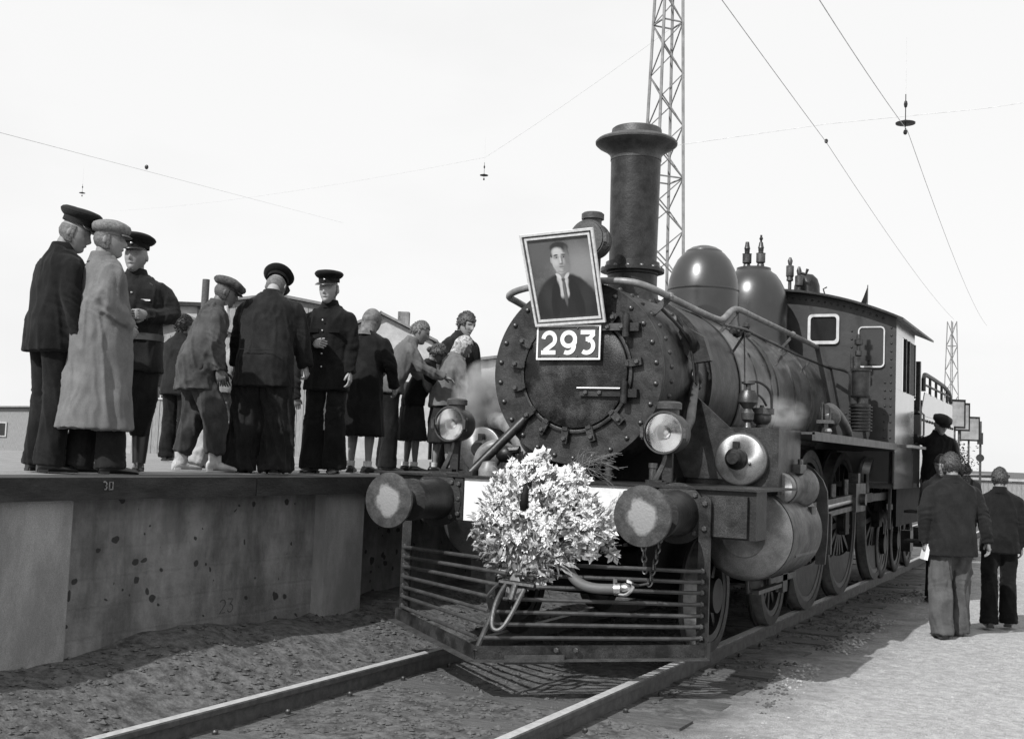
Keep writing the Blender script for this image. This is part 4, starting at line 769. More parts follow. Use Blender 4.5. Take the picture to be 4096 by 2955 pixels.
def painting(m, blobs):
    """soft brush-like patches of paint laid over each other, in the picture's own coordinates"""
    t = m.node_tree; n = t.nodes.new; l = t.links.new; b = t.nodes['Principled BSDF']; cur = b.inputs['Base Color'].links[0].from_socket
    tcn = n('ShaderNodeTexCoord'); nz_ = n('ShaderNodeTexNoise'); nz_.inputs['Scale'].default_value = 22; nz_.inputs['Detail'].default_value = 4; l(tcn.outputs['Object'], nz_.inputs['Vector'])
    wb = n('ShaderNodeMath'); wb.operation = 'MULTIPLY_ADD'; wb.inputs[1].default_value = .02; wb.inputs[2].default_value = -.01; l(nz_.outputs[0], wb.inputs[0])
    def axis(v, ln):
        d = n('ShaderNodeVectorMath'); d.operation = 'DOT_PRODUCT'; d.inputs[1].default_value = tuple(v / ln); l(tcn.outputs['Object'], d.inputs[0])
        a = n('ShaderNodeMath'); a.operation = 'ADD'; l(d.outputs['Value'], a.inputs[0]); l(wb.outputs[0], a.inputs[1]); return a.outputs[0]
    X, Y = axis(ex, PW), axis(ey, PH); cv_ = n('ShaderNodeCombineXYZ'); l(X, cv_.inputs[0]); l(Y, cv_.inputs[1])
    for val, cx, cy, rx, ry, rot, soft in blobs:
        mp_ = n('ShaderNodeMapping'); mp_.vector_type = 'TEXTURE'; mp_.inputs['Location'].default_value = (cx, cy, 0); mp_.inputs['Rotation'].default_value = (0, 0, R_(rot)); mp_.inputs['Scale'].default_value = (rx, ry, 1); l(cv_.outputs[0], mp_.inputs[0])
        ln_ = n('ShaderNodeVectorMath'); ln_.operation = 'LENGTH'; l(mp_.outputs[0], ln_.inputs[0])
        mr_ = n('ShaderNodeMapRange'); mr_.interpolation_type = 'SMOOTHSTEP'; mr_.inputs[1].default_value = 1 + soft; mr_.inputs[2].default_value = max(0, 1 - soft); l(ln_.outputs['Value'], mr_.inputs[0])
        mx_ = n('ShaderNodeMix'); mx_.data_type = 'RGBA'; l(mr_.outputs[0], mx_.inputs[0]); l(cur, mx_.inputs[6]); mx_.inputs[7].default_value = (val, val, val, 1); cur = mx_.outputs[2]
    l(cur, b.inputs['Base Color'])
painting(M['canvas'], [(.24, .78, .60, .30, .22, 0, .8), (.10, .20, .80, .20, .2, 0, .8),
    (.020, .50, .13, .47, .40, 0, .05), (.020, .50, .36, .32, .19, 0, .10), (.034, .28, .28, .10, .16, 20, .7), (.030, .76, .26, .10, .16, -20, .7),
    (.48, .485, .44, .085, .19, 0, .12), (.016, .352, .27, .065, .215, -12, .16), (.016, .645, .28, .080, .225, 14, .16), (.020, .49, .20, .12, .10, 0, .3),
    (.09, .495, .36, .026, .16, 0, .2), (.13, .488, .38, .010, .10, 0, .7), (.07, .495, .49, .026, .024, 0, .25),
    (.22, .49, .575, .075, .075, 0, .15), (.15, .54, .57, .04, .06, 0, .6), (.55, .435, .525, .045, .020, -38, .2), (.50, .555, .525, .045, .020, 38, .2),
    (.33, .370, .70, .018, .034, 0, .3), (.42, .49, .70, .116, .150, 0, .05), (.36, .49, .63, .09, .075, 0, .35), (.03, .50, .825, .128, .062, 0, .14), (.035, .60, .775, .026, .055, 10, .3), (.04, .385, .775, .018, .05, -8, .3),
    (.46, .468, .775, .082, .050, 0, .35), (.50, .45, .79, .04, .03, 0, .8), (.17, .590, .69, .040, .115, 0, .6), (.20, .545, .60, .06, .045, 30, .6), (.47, .43, .67, .035, .03, 0, .8), (.22, .50, .575, .06, .012, 0, .6),
    (.20, .440, .728, .036, .018, 0, .8), (.15, .545, .728, .036, .018, 0, .8), (.05, .440, .748, .034, .007, 4, .5), (.04, .545, .749, .033, .007, -4, .5), (.03, .443, .724, .013, .007, 0, .4), (.03, .543, .724, .013, .007, 0, .4), (.45, .432, .726, .005, .004, 0, .5), (.30, .533, .726, .005, .004, 0, .5),
    (.18, .520, .695, .012, .042, 0, .7), (.52, .494, .690, .010, .040, 0, .7), (.12, .503, .655, .026, .007, 0, .6), (.24, .50, .638, .03, .008, 0, .7), (.11, .498, .622, .036, .0055, 0, .5), (.30, .498, .610, .028, .008, 0, .6), (.40, .485, .585, .026, .014, 0, .8)])

# ---- bouquet tied on the cowcatcher and the draw hook
BC = Vector((.12, -.52, 1.0))
bq = thing('flower_bouquet', 'big bouquet of pale meadow flowers tied in front of the white buffer beam', 'flowers', (.05, -.50, .56))
bo = Vector(bq.location)
rnd = random.Random(11)
def blossom_mesh(k):
    m = MB(); n = 5 + k % 3; r = .020 + .004 * (k % 3)
    for i in range(n):
        a = 2 * math.pi * i / n + rnd.uniform(-.2, .2); b = math.pi / n * 1.05; l = r * rnd.uniform(.85, 1.2); up = rnd.uniform(.1, .5) * r
        P = [(0, 0, 0), (.6 * l * math.cos(a - b), .6 * l * math.sin(a - b), up * .8), (l * math.cos(a), l * math.sin(a), up * rnd.uniform(.4, 1.6)), (.6 * l * math.cos(a + b), .6 * l * math.sin(a + b), up * .8)]
        m.add(P, [(0, 1, 2), (0, 2, 3)])
        P2 = [(.0, 0, .004), (.35 * l * math.cos(a + b * 1.2), .35 * l * math.sin(a + b * 1.2), .008), (.62 * l * math.cos(a + b * 1.8), .62 * l * math.sin(a + b * 1.8), .014), (.35 * l * math.cos(a + b * 2.4), .35 * l * math.sin(a + b * 2.4), .008)]
        m.add(P2, [(0, 1, 2), (0, 2, 3)])
    m.ball((0, 0, .006), .006, 6); return m
bms = [blossom_mesh(k).mesh('flower', 'petal') for k in range(6)]
def leafm(k):
    m = MB(); L_ = .042 + .016 * (k % 3); W2 = .011 + .005 * (k % 2)
    pts = [(0, 0, 0)]; cs = [(i / 4) for i in range(5)]; vs = []
    for t in cs:
        wv = W2 * math.sin(math.pi * min(.97, t + .08)); z = -.25 * L_ * t * t + rnd.uniform(-.003, .003); vs += [(-wv, L_ * t, z), (0, L_ * t, z - .002), (wv, L_ * t, z + .001)]
    m.add(vs, sum([[(3 * i, 3 * i + 1, 3 * i + 4, 3 * i + 3), (3 * i + 1, 3 * i + 2, 3 * i + 5, 3 * i + 4)] for i in range(4)], [])); return m
lms = [leafm(k).mesh('leaf', 'leaf') for k in range(5)]
def inside(x, z):
    """outline of the bunch seen from the front, x across, z up"""
    X, Z = (x - .05), (z - .56)
    if Z < 0: return False
    if Z < .22: return -.10 - 1.35 * Z < X < .10 + 1.3 * Z and X > -.46
    l, r = -.44 + max(0, (Z - .40)) * .62, .56 - max(0, Z - .45) * .62
    return l < X < r and Z < .86 - .28 * abs(X - .03) + .05 * math.sin(X * 23)
def bpt():
    while True:
        x, z = rnd.uniform(-.45, .68), rnd.uniform(.56, 1.44)
        if inside(x, z):
            dx, dz = (x - .12) / .5, (z - 1.0) / .46; d = math.sqrt(max(0, 1 - min(1, dx * dx + dz * dz)))
            return x, z, d
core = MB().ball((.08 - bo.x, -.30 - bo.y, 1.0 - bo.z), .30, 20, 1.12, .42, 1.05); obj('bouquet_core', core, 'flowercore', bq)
def rotm(nrm, spin):
    return Vector(nrm).normalized().to_track_quat('Z', 'Y').to_matrix() @ Matrix.Rotation(spin, 3, 'Z')
extraF, extraL, stems = MB(), MB(), MB()
def addto(mb, me, M4):
    mb.add([M4 @ v.co for v in me.vertices], [tuple(p.vertices) for p in me.polygons])
anchor = Vector((.03, -.60, .60)) - bo
for i in range(1250):
    x, z, d = bpt(); y = -.33 - .24 * d + rnd.uniform(-.05, .05) - .12 * max(0, .9 - z)
    p = Vector((x, y, z)) - bo; nr = Vector(((x - .12) * 1.2, -.75 - .5 * d, (z - 1.0) * .9 + .35)) + Vector([rnd.uniform(-.55, .55) for _ in range(3)])
    R3 = rotm(nr, rnd.uniform(0, 6.28)).to_4x4(); s = rnd.choice((.6, .9, 1.1, 1.3, 1.6, 2.1)) * rnd.uniform(.85, 1.15)
    if z < .85 and rnd.random() < .50: continue
    if abs(x - .095) < .018 and 1.06 < z < 1.20: continue
    if i < 300:
        o = obj('flower', bms[i % 6], None, bq); o.matrix_local = Matrix.Translation(p) @ R3 @ Matrix.Scale(s, 4)
    else: addto(extraF, bms[i % 6], Matrix.Translation(p) @ R3 @ Matrix.Scale(s, 4))
    if i % 2 == 0: stems.tube([p, p.lerp(anchor, .35) + Vector((rnd.uniform(-.03, .03), .04, 0)), p.lerp(anchor, rnd.uniform(.5, .8)) + Vector((0, .05, 0))], .0022, 4)
for i in range(1500):
    x, z, d = bpt(); low = z < .95
    if rnd.random() < (.60 if z > .95 else (.35 if z > .82 else 0)): continue
    if abs(x - .095) < .018 and 1.06 < z < 1.20: continue
    y = -.345 - .24 * d + rnd.uniform(-.07, .04) - .12 * max(0, .9 - z)
    p = Vector((x, y, z)) - bo; dirv = (p - anchor).normalized() + Vector((rnd.uniform(-.5, .5), rnd.uniform(-.6, .1), rnd.uniform(-.7, .5)))
    if low and rnd.random() < .4: dirv.z = -abs(dirv.z)
    q = dirv.to_track_quat('Y', 'Z').to_matrix().to_4x4() @ Matrix.Rotation(rnd.uniform(-1.2, 1.2), 4, 'Y'); s = rnd.uniform(.7, 1.35)
    s *= 1.3 if low else .9
    if i < 380 and i % 4 != 3: o = obj('leaf', lms[i % 5], None, bq); o.matrix_local = Matrix.Translation(p) @ q @ Matrix.Scale(s, 4)
    else: addto(extraL, lms[i % 5], Matrix.Translation(p) @ q @ Matrix.Scale(s, 4))
for i in range(40):   # bundle of stems below the tie
    a = rnd.uniform(-.7, .7); stems.tube([anchor + Vector((.02 * a, .0, .04)), anchor + Vector((.07 * a, -.01, -.06 + .03 * abs(a))), anchor + Vector((.10 * a, 0, -.10 - rnd.uniform(0, .03)))], .004, 5)
for nm, mb_, m_ in (('small_flowers', extraF, 'petal'), ('small_leaves', extraL, 'leaf'), ('stems', stems, 'stem')):
    o = obj(nm, mb_, m_, bq, False); o['kind'] = 'stuff'
tw = MB()
for i in range(46):
    a = Vector((rnd.uniform(.28, .42), -.40, rnd.uniform(1.30, 1.38))) - bo; e = a + Vector((rnd.uniform(.03, .32), rnd.uniform(-.05, .12), rnd.uniform(-.02, .14)))
    if rnd.random() < .35: e.z -= .12
    m1 = a.lerp(e, .5) + Vector((0, 0, rnd.uniform(-.01, .05))); tw.tube([a, m1, e], .0018, 4, smooth=1)
    for k in range(3): b_ = m1.lerp(e, k * .3); tw.tube([b_, b_ + Vector((rnd.uniform(0, .06), 0, rnd.uniform(-.03, .05)))], .0014, 3)
o = obj('grass_sprays', tw, 'twig', bq, False); o['kind'] = 'stuff'

# ---- steam
def steam(name, label, c, r, dens, seed, loc_scale=(1, 1, 1)):
    mb = MB().ball((0, 0, 0), 1, 20); o = obj(name, mb, 'glass', None, True, c); o.scale = r
    m = bpy.data.materials.new(name); m.use_nodes = True; t = m.node_tree; t.nodes.clear(); n = t.nodes.new; l = t.links.new
    out = n('ShaderNodeOutputMaterial'); pv_ = n('ShaderNodeVolumePrincipled'); pv_.inputs['Color'].default_value = (1, 1, 1, 1); pv_.inputs['Anisotropy'].default_value = .2
    tcn = n('ShaderNodeTexCoord'); ln = n('ShaderNodeVectorMath'); ln.operation = 'LENGTH'; l(tcn.outputs['Object'], ln.inputs[0])
    nz = n('ShaderNodeTexNoise'); nz.inputs['Scale'].default_value = 2.2; nz.inputs['Detail'].default_value = 6; mpn = n('ShaderNodeMapping'); mpn.inputs['Location'].default_value = (seed, 0, 0); l(tcn.outputs['Object'], mpn.inputs[0]); l(mpn.outputs[0], nz.inputs['Vector'])
    mr = n('ShaderNodeMapRange'); mr.inputs[1].default_value = 1; mr.inputs[2].default_value = .2; mr.inputs[3].default_value = 0; mr.inputs[4].default_value = 1; l(ln.outputs['Value'], mr.inputs[0])
    m2 = n('ShaderNodeMapRange'); m2.inputs[1].default_value = .38; m2.inputs[2].default_value = .62; l(nz.outputs[0], m2.inputs[0])
    mu = n('ShaderNodeMath'); mu.operation = 'MULTIPLY'; l(mr.outputs[0], mu.inputs[0]); l(m2.outputs[0], mu.inputs[1])
    m3 = n('ShaderNodeMath'); m3.operation = 'MULTIPLY'; m3.inputs[1].default_value = dens; l(mu.outputs[0], m3.inputs[0]); l(m3.outputs[0], pv_.inputs['Density']); l(pv_.outputs[0], out.inputs['Volume'])
    o.data.materials.clear(); o.data.materials.append(m); o['kind'] = 'stuff'; o['label'] = label; return o
steam('steam', 'puff of white steam drifting between the crowd and the smokebox', (-1.10, 1.0, 1.86), (.30, .34, .36), 26, 3)
steam('steam', 'wisp of white steam above the valve chest', (1.12, 1.95, 1.83), (.24, .40, .17), 4, 11)

# ================================================================ PEOPLE
FW = Vector((-.457, .89, 0)).normalized(); RT = Vector((.89, .457, 0)).normalized()
pending = []
def elring(c, X, Y, rx, ry, n=20, p=2.3):
    out = []
    for i in range(n):
        t = 2 * math.pi * i / n; a, b = math.cos(t), math.sin(t)
        out.append(c + X * (math.copysign(abs(a) ** (2 / p), a) * rx) + Y * (math.copysign(abs(b) ** (2 / p), b) * ry))
    return out
def limb(mb, pts, rs, n=14):
    """smooth tapering tube through pts with radii rs"""
    P, Rr = [Vector(pts[0])], [rs[0]]
    for (a, b, ra, rb) in zip(pts, pts[1:], rs, rs[1:]):
        for k in (1, 2, 3): P.append(Vector(a).lerp(Vector(b), k / 3)); Rr.append(ra + (rb - ra) * k / 3)
    for _ in range(2): P = [P[0]] + [(P[i - 1] + P[i] * 2 + P[i + 1]) / 4 for i in range(1, len(P) - 1)] + [P[-1]]
    x = None; rg = []
    for i, p in enumerate(P):
        d = (P[min(i + 1, len(P) - 1)] - P[max(i - 1, 0)]).normalized()
        x = d.cross(Vector((0, 1, 0)) if abs(d.y) < .9 else Vector((0, 0, 1))).normalized() if x is None else (x - d * x.dot(d)).normalized()
        y = d.cross(x); rg.append(mb.ring(p, x, y, Rr[i], Rr[i], n))
    mb.rings(rg)
G = lambda v, s: math.exp(-(v / s) ** 2)
def head_verts(nu=64, nv=56, grow=0, feat=1):
    vs = []
    for j in range(nv + 1):
        ph = -math.pi / 2 + math.pi * j / nv
        for i in range(nu):
            s = 2 * math.pi * i / nu - math.pi; th = s - .55 * math.sin(s)
            x = .077 * math.cos(ph) * math.sin(th); y = .097 * math.cos(ph) * math.cos(th); z = .120 * math.sin(ph)
            t = max(0, -z / .120)
            x *= 1 - .30 * t ** 1.4
            if y < 0: y *= 1 - .42 * t ** 1.2
            y += .042 * t * t
            if z > .02: x *= 1.03
            if feat and y > 0:
                y += .023 * G(x, .013) * G(z + .024, .018) + .010 * G(x, .010) * G(z - .002, .022)
                y -= .012 * G(abs(x) - .032, .015) * G(z - .008, .012)
                y += .006 * G(abs(x) - .026, .022) * G(z - .031, .010) + .004 * G(abs(x) - .045, .018) * G(z + .02, .02)
                y += .007 * G(x, .020) * G(z + .057, .007) - .004 * G(x, .024) * G(z + .070, .006) + .007 * G(x, .020) * G(z + .096, .016) - .004 * G(x, .02) * G(z + .046, .004)
            v = Vector((x, y, z))
            if grow: v += v.normalized() * grow
            vs.append(v)
    return vs, nu, nv
HV0, HNU, HNV = head_verts()
def headfaces(): return [(j * HNU + i, j * HNU + (i + 1) % HNU, (j + 1) * HNU + (i + 1) % HNU, (j + 1) * HNU + i) for j in range(HNV) for i in range(HNU)]
HF = headfaces()
def facemat(c):
    x, y, z = c; ax = abs(x)
    if y > .03:
        if ((ax - .032) / .016) ** 2 + ((z - .007) / .0075) ** 2 < 1: return 2
        if ((ax - .032) / .022) ** 2 + ((z - .028) / .007) ** 2 < 1: return 3
        if (x / .024) ** 2 + ((z + .058) / .0065) ** 2 < 1: return 1
    return 0
def hairmask(style, c):
    x, y, z = c; f = y / .1
    if style == 'short': return z > .052 if y > .045 else (z > .012 - .10 * (y < -.0) * min(1, -y / .05 if y < 0 else 0) if y < .045 else False)
    if style == 'crop': return z > .065 if y > .04 else z > .03 - .09 * min(1, max(0, -y / .06))
    if style == 'nape': return y < .02 and -.062 < z < .04
    if style == 'full': return z > .045 if y > .05 else (z > -.01 - .08 * min(1, max(0, -y / .05)))
    if style == 'scarf': return z > .055 if y > .055 else (z > -.115 + .0 * f if y < .035 else z > .035)
    return False
class Person:
    def __init__(s, label, xy, z0, facing, H=1.74, lean=0, side=0, shift=0, head=(0, 0), aL=None, aR=None, feet=((-.10, 0), (.10, 0)), toes=(-8, 8), bulk=1, skin='skin', group=None, cat='person', kn=(.03, .03)):
        s.k = H / 1.75; s.hk = s.k * 1.03; a = R_(facing); d = FW * math.cos(a) + RT * math.sin(a); rz = math.atan2(-d.x, d.y)
        s.t = thing('person', label, cat, (xy[0], xy[1], z0), rz, group); s.skin = skin; s.bulk = bulk
        k = s.k; s.P = Vector((0, shift, .94)) * k
        def spine(h, ln):   # point at height h above the pelvis, with the lean growing upward
            n = 8; p = s.P.copy(); u = None
            for i in range(n):
                an = R_(ln) * (i + 1) / n * 1.35; u = Vector((math.sin(R_(side)) , math.sin(an), math.cos(an))).normalized(); p = p + u * (h * k / n)
            return p, u
        s.u = Vector((math.sin(R_(side)), math.sin(R_(lean)), math.cos(R_(lean)))).normalized(); s.x = Vector((1, 0, 0)); s.x = (s.x - s.u * s.x.dot(s.u)).normalized(); s.f = s.u.cross(s.x).normalized()
        s.at = lambda h, f=0: s.P + s.u * (h * k) + s.f * (f * k + .10 * R_(lean) * h * k * .8) if h > 0 else s.P + Vector((0, f * k, h * k))
        s.neck = s.at(.545, .0); s.sh = [s.at(.475, -.005) + s.x * (q * .185 * k * bulk ** .5) for q in (-1, 1)]
        hy, hp = R_(head[0]), R_(lean * .35 + head[1])
        hd = Matrix.Rotation(-hy, 3, 'Z') @ Matrix.Rotation(-hp, 3, 'X')
        s.HM = hd; s.hc = s.neck + (s.u * .012 + hd @ Vector((0, .030, .106))) * k
        s.el, s.wr, s.fd = [], [], []
        for q, A in ((-1, aL), (1, aR)):
            A = A or ((q * .12, -.02, -1), (q * .02, .12, -1)); ud, fd = Vector(A[0]).normalized(), Vector(A[1]).normalized()
            e = s.sh[(q + 1) // 2] + ud * .285 * k; w_ = e + fd * .25 * k; s.el.append(e); s.wr.append(w_); s.fd.append(fd)
        s.curl = [A[2] if A and len(A) > 2 else .5 for A in (aL, aR)]; s.pn = [Vector(A[3]) if A and len(A) > 3 else None for A in (aL, aR)]
        s.hip, s.kn, s.an = [], [], []
        for q, ft, kf in ((-1, feet[0], kn[0]), (1, feet[1], kn[1])):
            hp_ = s.P + Vector((q * .095 * k, 0, -.02 * k)); an = Vector((ft[0] * k, ft[1] * k, .09 * k + (ft[2] if len(ft) > 2 else 0) * k)); md = hp_.lerp(an, .5)
            s.hip.append(hp_); s.an.append(an); s.kn.append(md + Vector((0, (kf + .0) * k, .01)))
        s.toes = toes; s._body()
    def pend(s, nm, mb, m, vox, amp=0, fr=(9, 9, 5), sm=4, extra=None):
        o = obj(nm, mb, m, s.t, True); rm = o.modifiers.new('r', 'REMESH'); rm.mode = 'VOXEL'; rm.voxel_size = vox; rm.use_smooth_shade = True
        sm_ = o.modifiers.new('s', 'SMOOTH'); sm_.factor = .5; sm_.iterations = sm; pending.append((o, amp, fr, extra, s)); return o
    def _body(s):
        k, b = s.k, s.bulk; mb = MB(); X, Y = s.x, s.f
        tor = [(-.10, 0, .135, .095), (0, 0, .15, .10), (.12, 0, .13, .09), (.28, .005, .15, .10), (.42, 0, .135, .085), (.47, -.005, .10, .065), (.53, -.005, .06, .055), (.56, 0, .052, .055)]
        mb.rings([elring(s.at(h, f), X, Y, rx * k * b, ry * k * b) for h, f, rx, ry in tor])
        limb(mb, [s.neck - s.u * .03 * k, s.neck + s.u * .05 * k, s.hc - s.HM @ Vector((0, .02, .05)) * k], [.056 * k, .053 * k, .056 * k])
        for q in (0, 1):
            limb(mb, [s.sh[q] - s.x * (.05 * (2 * q - 1)) * k - s.u * .06 * k, s.sh[q] - s.x * (.01 * (2 * q - 1)) * k - s.u * .065 * k, s.el[q], s.wr[q]], [.045 * k, .045 * k, .036 * k, .026 * k])
            limb(mb, [s.hip[q] + Vector((0, 0, .05)), s.hip[q], s.kn[q], s.kn[q].lerp(s.an[q], .35) + Vector((0, -.012, 0)), s.an[q] + Vector((0, 0, .02)), s.an[q] + Vector((0, .0, -.04)) * k], [.08 * k, .08 * k, .052 * k, .054 * k, .034 * k, .034 * k])
        ex_ = MB(); Mh = s.HM * s.hk
        vs = [s.hc + Mh @ v for v in HV0]; ex_.add(vs, HF); ex_.mi = [facemat(sum((HV0[i] for i in f), Vector()) / 4) for f in HF]
        ex_.cur = 0
        for q in (-1, 1):
            e = MB().ball((0, 0, 0), .027, 14, .24, .55, 1.0); R2 = Matrix.Rotation(q * .30, 3, 'Z') @ Matrix.Rotation(-.15, 3, 'X')
            ex_.add([s.hc + Mh @ (R2 @ Vector(v) + Vector((q * .079, -.012, -.004))) for v in e.v], e.f)
        for q in (0, 1): s._hand(ex_, q)
        s.body = s.pend('body', mb, s.skin, .013, 0, extra=ex_)
    def _hand(s, mb, q):
        k = s.k; d = s.fd[q]; pn = s.pn[q]; sg_ = 2 * q - 1
        inn = pn.normalized() if pn is not None else (Vector((-sg_, 0, 0)))           # palm faces the body
        inn = (inn - d * inn.dot(d)).normalized(); across = d.cross(inn).normalized()
        if across.y < 0 and abs(across.y) > .2: across = -across                       # thumb side forward
        w_ = s.wr[q]; c = s.curl[q]
        mb.rings([elring(w_ + d * (t * k), across, inn, rx * k, ry * k, 12) for t, rx, ry in ((-.03, .026, .022), (.0, .030, .020), (.03, .040, .017), (.065, .043, .016), (.088, .040, .013), (.094, .034, .008))])
        for i, (o_, L_) in enumerate(((.030, .070), (.010, .079), (-.010, .073), (-.029, .058))):
            p0 = w_ + (d * .082 + across * o_) * k; a1 = c * (.55 + .08 * i); a2 = c * 1.5 + .1 * i * c; D1 = d * math.cos(a1) + inn * math.sin(a1); D2 = d * math.cos(a2) + inn * math.sin(a2); D3 = d * math.cos(a2 + c) + inn * math.sin(a2 + c)
            p1 = p0 + D1 * L_ * .45 * k; p2 = p1 + D2 * L_ * .32 * k; p3 = p2 + D3 * L_ * .24 * k
            mb.tube([p0 - D1 * .02, p0, p1, p2, p3], [.0098 * k, .0068 * k], 7)
        p0 = w_ + (d * .02 + across * .030 + inn * .004) * k; p1 = p0 + (d * .030 + across * .022 + inn * .012) * k; p2 = p1 + (d * .032 + across * .006 + inn * .012) * k; mb.tube([p0, p1, p2], [.0125 * k, .0085 * k], 7)
    # ---- clothes
    def jacket(s, m, hem=-.16, rx=.215, ry=.155, waist=(.185, .145), sl=.062, cuff=.05, amp=.012, name='jacket', short=False, collar=True, hemf=0, chest=(.205, .145), fr=(8, 8, 4), vox=.011):
        k, b = s.k, s.bulk; mb = MB(); X, Y = s.x, s.f
        Xh, Yh = Vector((1, 0, 0)), Vector((0, 1, 0))
        R_l = []
        hs = [hem] if hem > -.3 else [hem, hem * .66, hem * .33]
        for i, h in enumerate(hs):
            t = (h - hem) / (-hem); R_l.append((h, hemf * (1 - t), (rx + (waist[0] - rx) * t) if i else rx, (ry + (waist[1] - ry) * t) if i else ry))
        tq = .55 if hem > -.3 else .22
        R_l += [(.0, 0, waist[0] + (rx - waist[0]) * tq, waist[1] + (ry - waist[1]) * tq), (.13, 0, waist[0], waist[1]), (.30, .006, chest[0], chest[1]), (.42, .0, chest[0] * .98, chest[1] * .88), (.465, -.005, .185, .105), (.495, -.008, .145, .088), (.52, -.008, .105, .078), (.55, -.008, .074, .07)]
        mb.rings([elring(s.at(h, f), X if h > 0 else Xh, Y if h > 0 else Yh, a * k * b, c * k * b, 28, 2.5) for h, f, a, c in R_l])
        for q in (0, 1):
            g = 2 * q - 1; wv = s.wr[q] - s.fd[q] * .0 * k
            if short: limb(mb, [s.sh[q] - s.x * (.05 * g) * k, s.sh[q] + s.x * .015 * g * k, s.sh[q].lerp(s.el[q], .8)], [.07 * k, .072 * k * b, .062 * k])
            else: limb(mb, [s.sh[q] - s.x * (.06 * g) * k - s.u * .055 * k, s.sh[q] + s.x * (.004 * g) * k - s.u * .058 * k, s.sh[q].lerp(s.el[q], .45), s.el[q], wv + s.fd[q] * .01], [.070 * k, (sl + .002) * k * b ** .5, (sl + .004) * k * b ** .5, sl * k * b ** .5, cuff * k])
        o = s.pend(name, mb, m, vox, amp, fr)
        if collar:
            c = MB(); p = s.neck - s.u * .012 * k
            c.rings([elring(p + s.u * (h * k) + s.f * (f * k), X, Y, r * k * b ** .5, r2 * k * b ** .5, 24, 2) for h, r, r2, f in ((-.030, .098, .090, -.008), (.005, .082, .080, -.006), (.040, .070, .073, -.004), (.044, .066, .069, -.004), (.0, .062, .064, 0))], False, False)
            obj('collar', c, m, s.t)
        return o
    def skirt(s, m, hem=-.52, rx=.23, ry=.19, amp=.018, name='skirt'):
        mb = MB(); k = s.k; mb.rings([elring(s.at(h, 0) if h > 0 else s.P + Vector((0, 0, h * k)), Vector((1, 0, 0)), Vector((0, 1, 0)), a * k, c * k, 28, 2.2) for h, a, c in ((hem, rx, ry), (hem * .5, (rx + .18) / 2, (ry + .14) / 2), (0, .165, .125), (.12, .14, .11))]); s.pend(name, mb, m, .012, amp, (13, 13, 2))
    def trousers(s, m, thigh=.098, knee=.085, hem=.10, amp=.010, low=-.05, fr=(10, 10, 3), tuck=None):
        k, b = s.k, s.bulk; mb = MB()
        mb.rings([elring(s.P + Vector((0, 0, h * k)), Vector((1, 0, 0)), Vector((0, 1, 0)), a * k * b, c * k * b, 24, 2.4) for h, a, c in ((-.14, .175, .12), (-.02, .185, .135), (.08, .165, .12), (.14, .155, .115))])
        for q in (0, 1):
            e = s.an[q] + Vector((0, 0, low * k)) if tuck is None else s.kn[q].lerp(s.an[q], tuck)
            limb(mb, [s.hip[q] + Vector((0, 0, .02)), s.hip[q] + Vector((0, 0, -.10 * k)), s.kn[q], s.kn[q].lerp(e, .55), e], [thigh * k * b, thigh * k * b, knee * k * b ** .5, (knee + hem) / 2 * k, hem * k])
        s.pend('trousers', mb, m, .011, amp, fr)
    def shoes(s, m='shoe', boots=False, felt=False, sock=None):
        k = s.k
        for q in (0, 1):
            a = R_(s.toes[q]); d = Vector((math.sin(a), math.cos(a), 0)); x = Vector((d.y, -d.x, 0)); c = Vector((s.an[q].x, s.an[q].y, s.an[q].z - .09 * k)); mb = MB(); g = 1.2 if felt else 1; z = Vector((0, 0, 1))
            sec = [(-.075, .024, .055), (-.06, .036, .075), (-.02, .040, .085), (.03, .040, .078), (.08, .044, .055), (.13, .046, .042), (.165, .040, .034), (.188, .020, .022)]
            rg = []
            for t, w_, h in sec:
                p = c + d * (t * k); r = []
                for i in range(14):
                    an = 2 * math.pi * i / 14; r.append(p + x * (math.cos(an) * w_ * g * k) + z * (max(.002, (math.sin(an) * .5 + .5) * h * g * k)))
                rg.append(r)
            mb.rings(rg); mb.box(-.040 * k, .040 * k, -.07 * k, -.01 * k, 0, .02, Matrix.Translation(c) @ Matrix(((x.x, d.x, 0, 0), (x.y, d.y, 0, 0), (0, 0, 1, 0), (0, 0, 0, 1))))
            if boots: limb(mb, [c + Vector((0, 0, .06)), c + Vector((0, -.01, .2)), c + Vector((0, -.01, .42))], [.048, .060, .074])
            elif felt: limb(mb, [c + Vector((0, 0, .05)), c + Vector((0, -.005, .15))], [.052, .052])
            obj('boot' if boots else 'shoe', mb, m, s.t)
            if sock:
                mb = MB(); limb(mb, [c + Vector((0, -.01, .06)), c + Vector((0, -.01, .125)) * k + c * 0], [.040, .041]); mb.v and obj('sock', mb, sock, s.t)
    def shell(s, style, m, grow, name, noise_=.0045):
        vs, nu, nv = head_verts(grow=grow, feat=0); fs = [f for f in HF if hairmask(style, sum((HV0[i] for i in f), Vector()) / 4)]
        mb = MB(); used = sorted(set(i for f in fs for i in f)); mp_ = {u_: i for i, u_ in enumerate(used)}
        mb.add([s.hc + s.HM @ (vs[i] * (1 + noise_ / .1 * (noise.noise(Vector((vs[i].x * 95, vs[i].y * 95, vs[i].z * 30))) * .6 + .4 * noise.noise(vs[i] * 40)))) * s.hk for i in used], [tuple(mp_[i] for i in f) for f in fs])
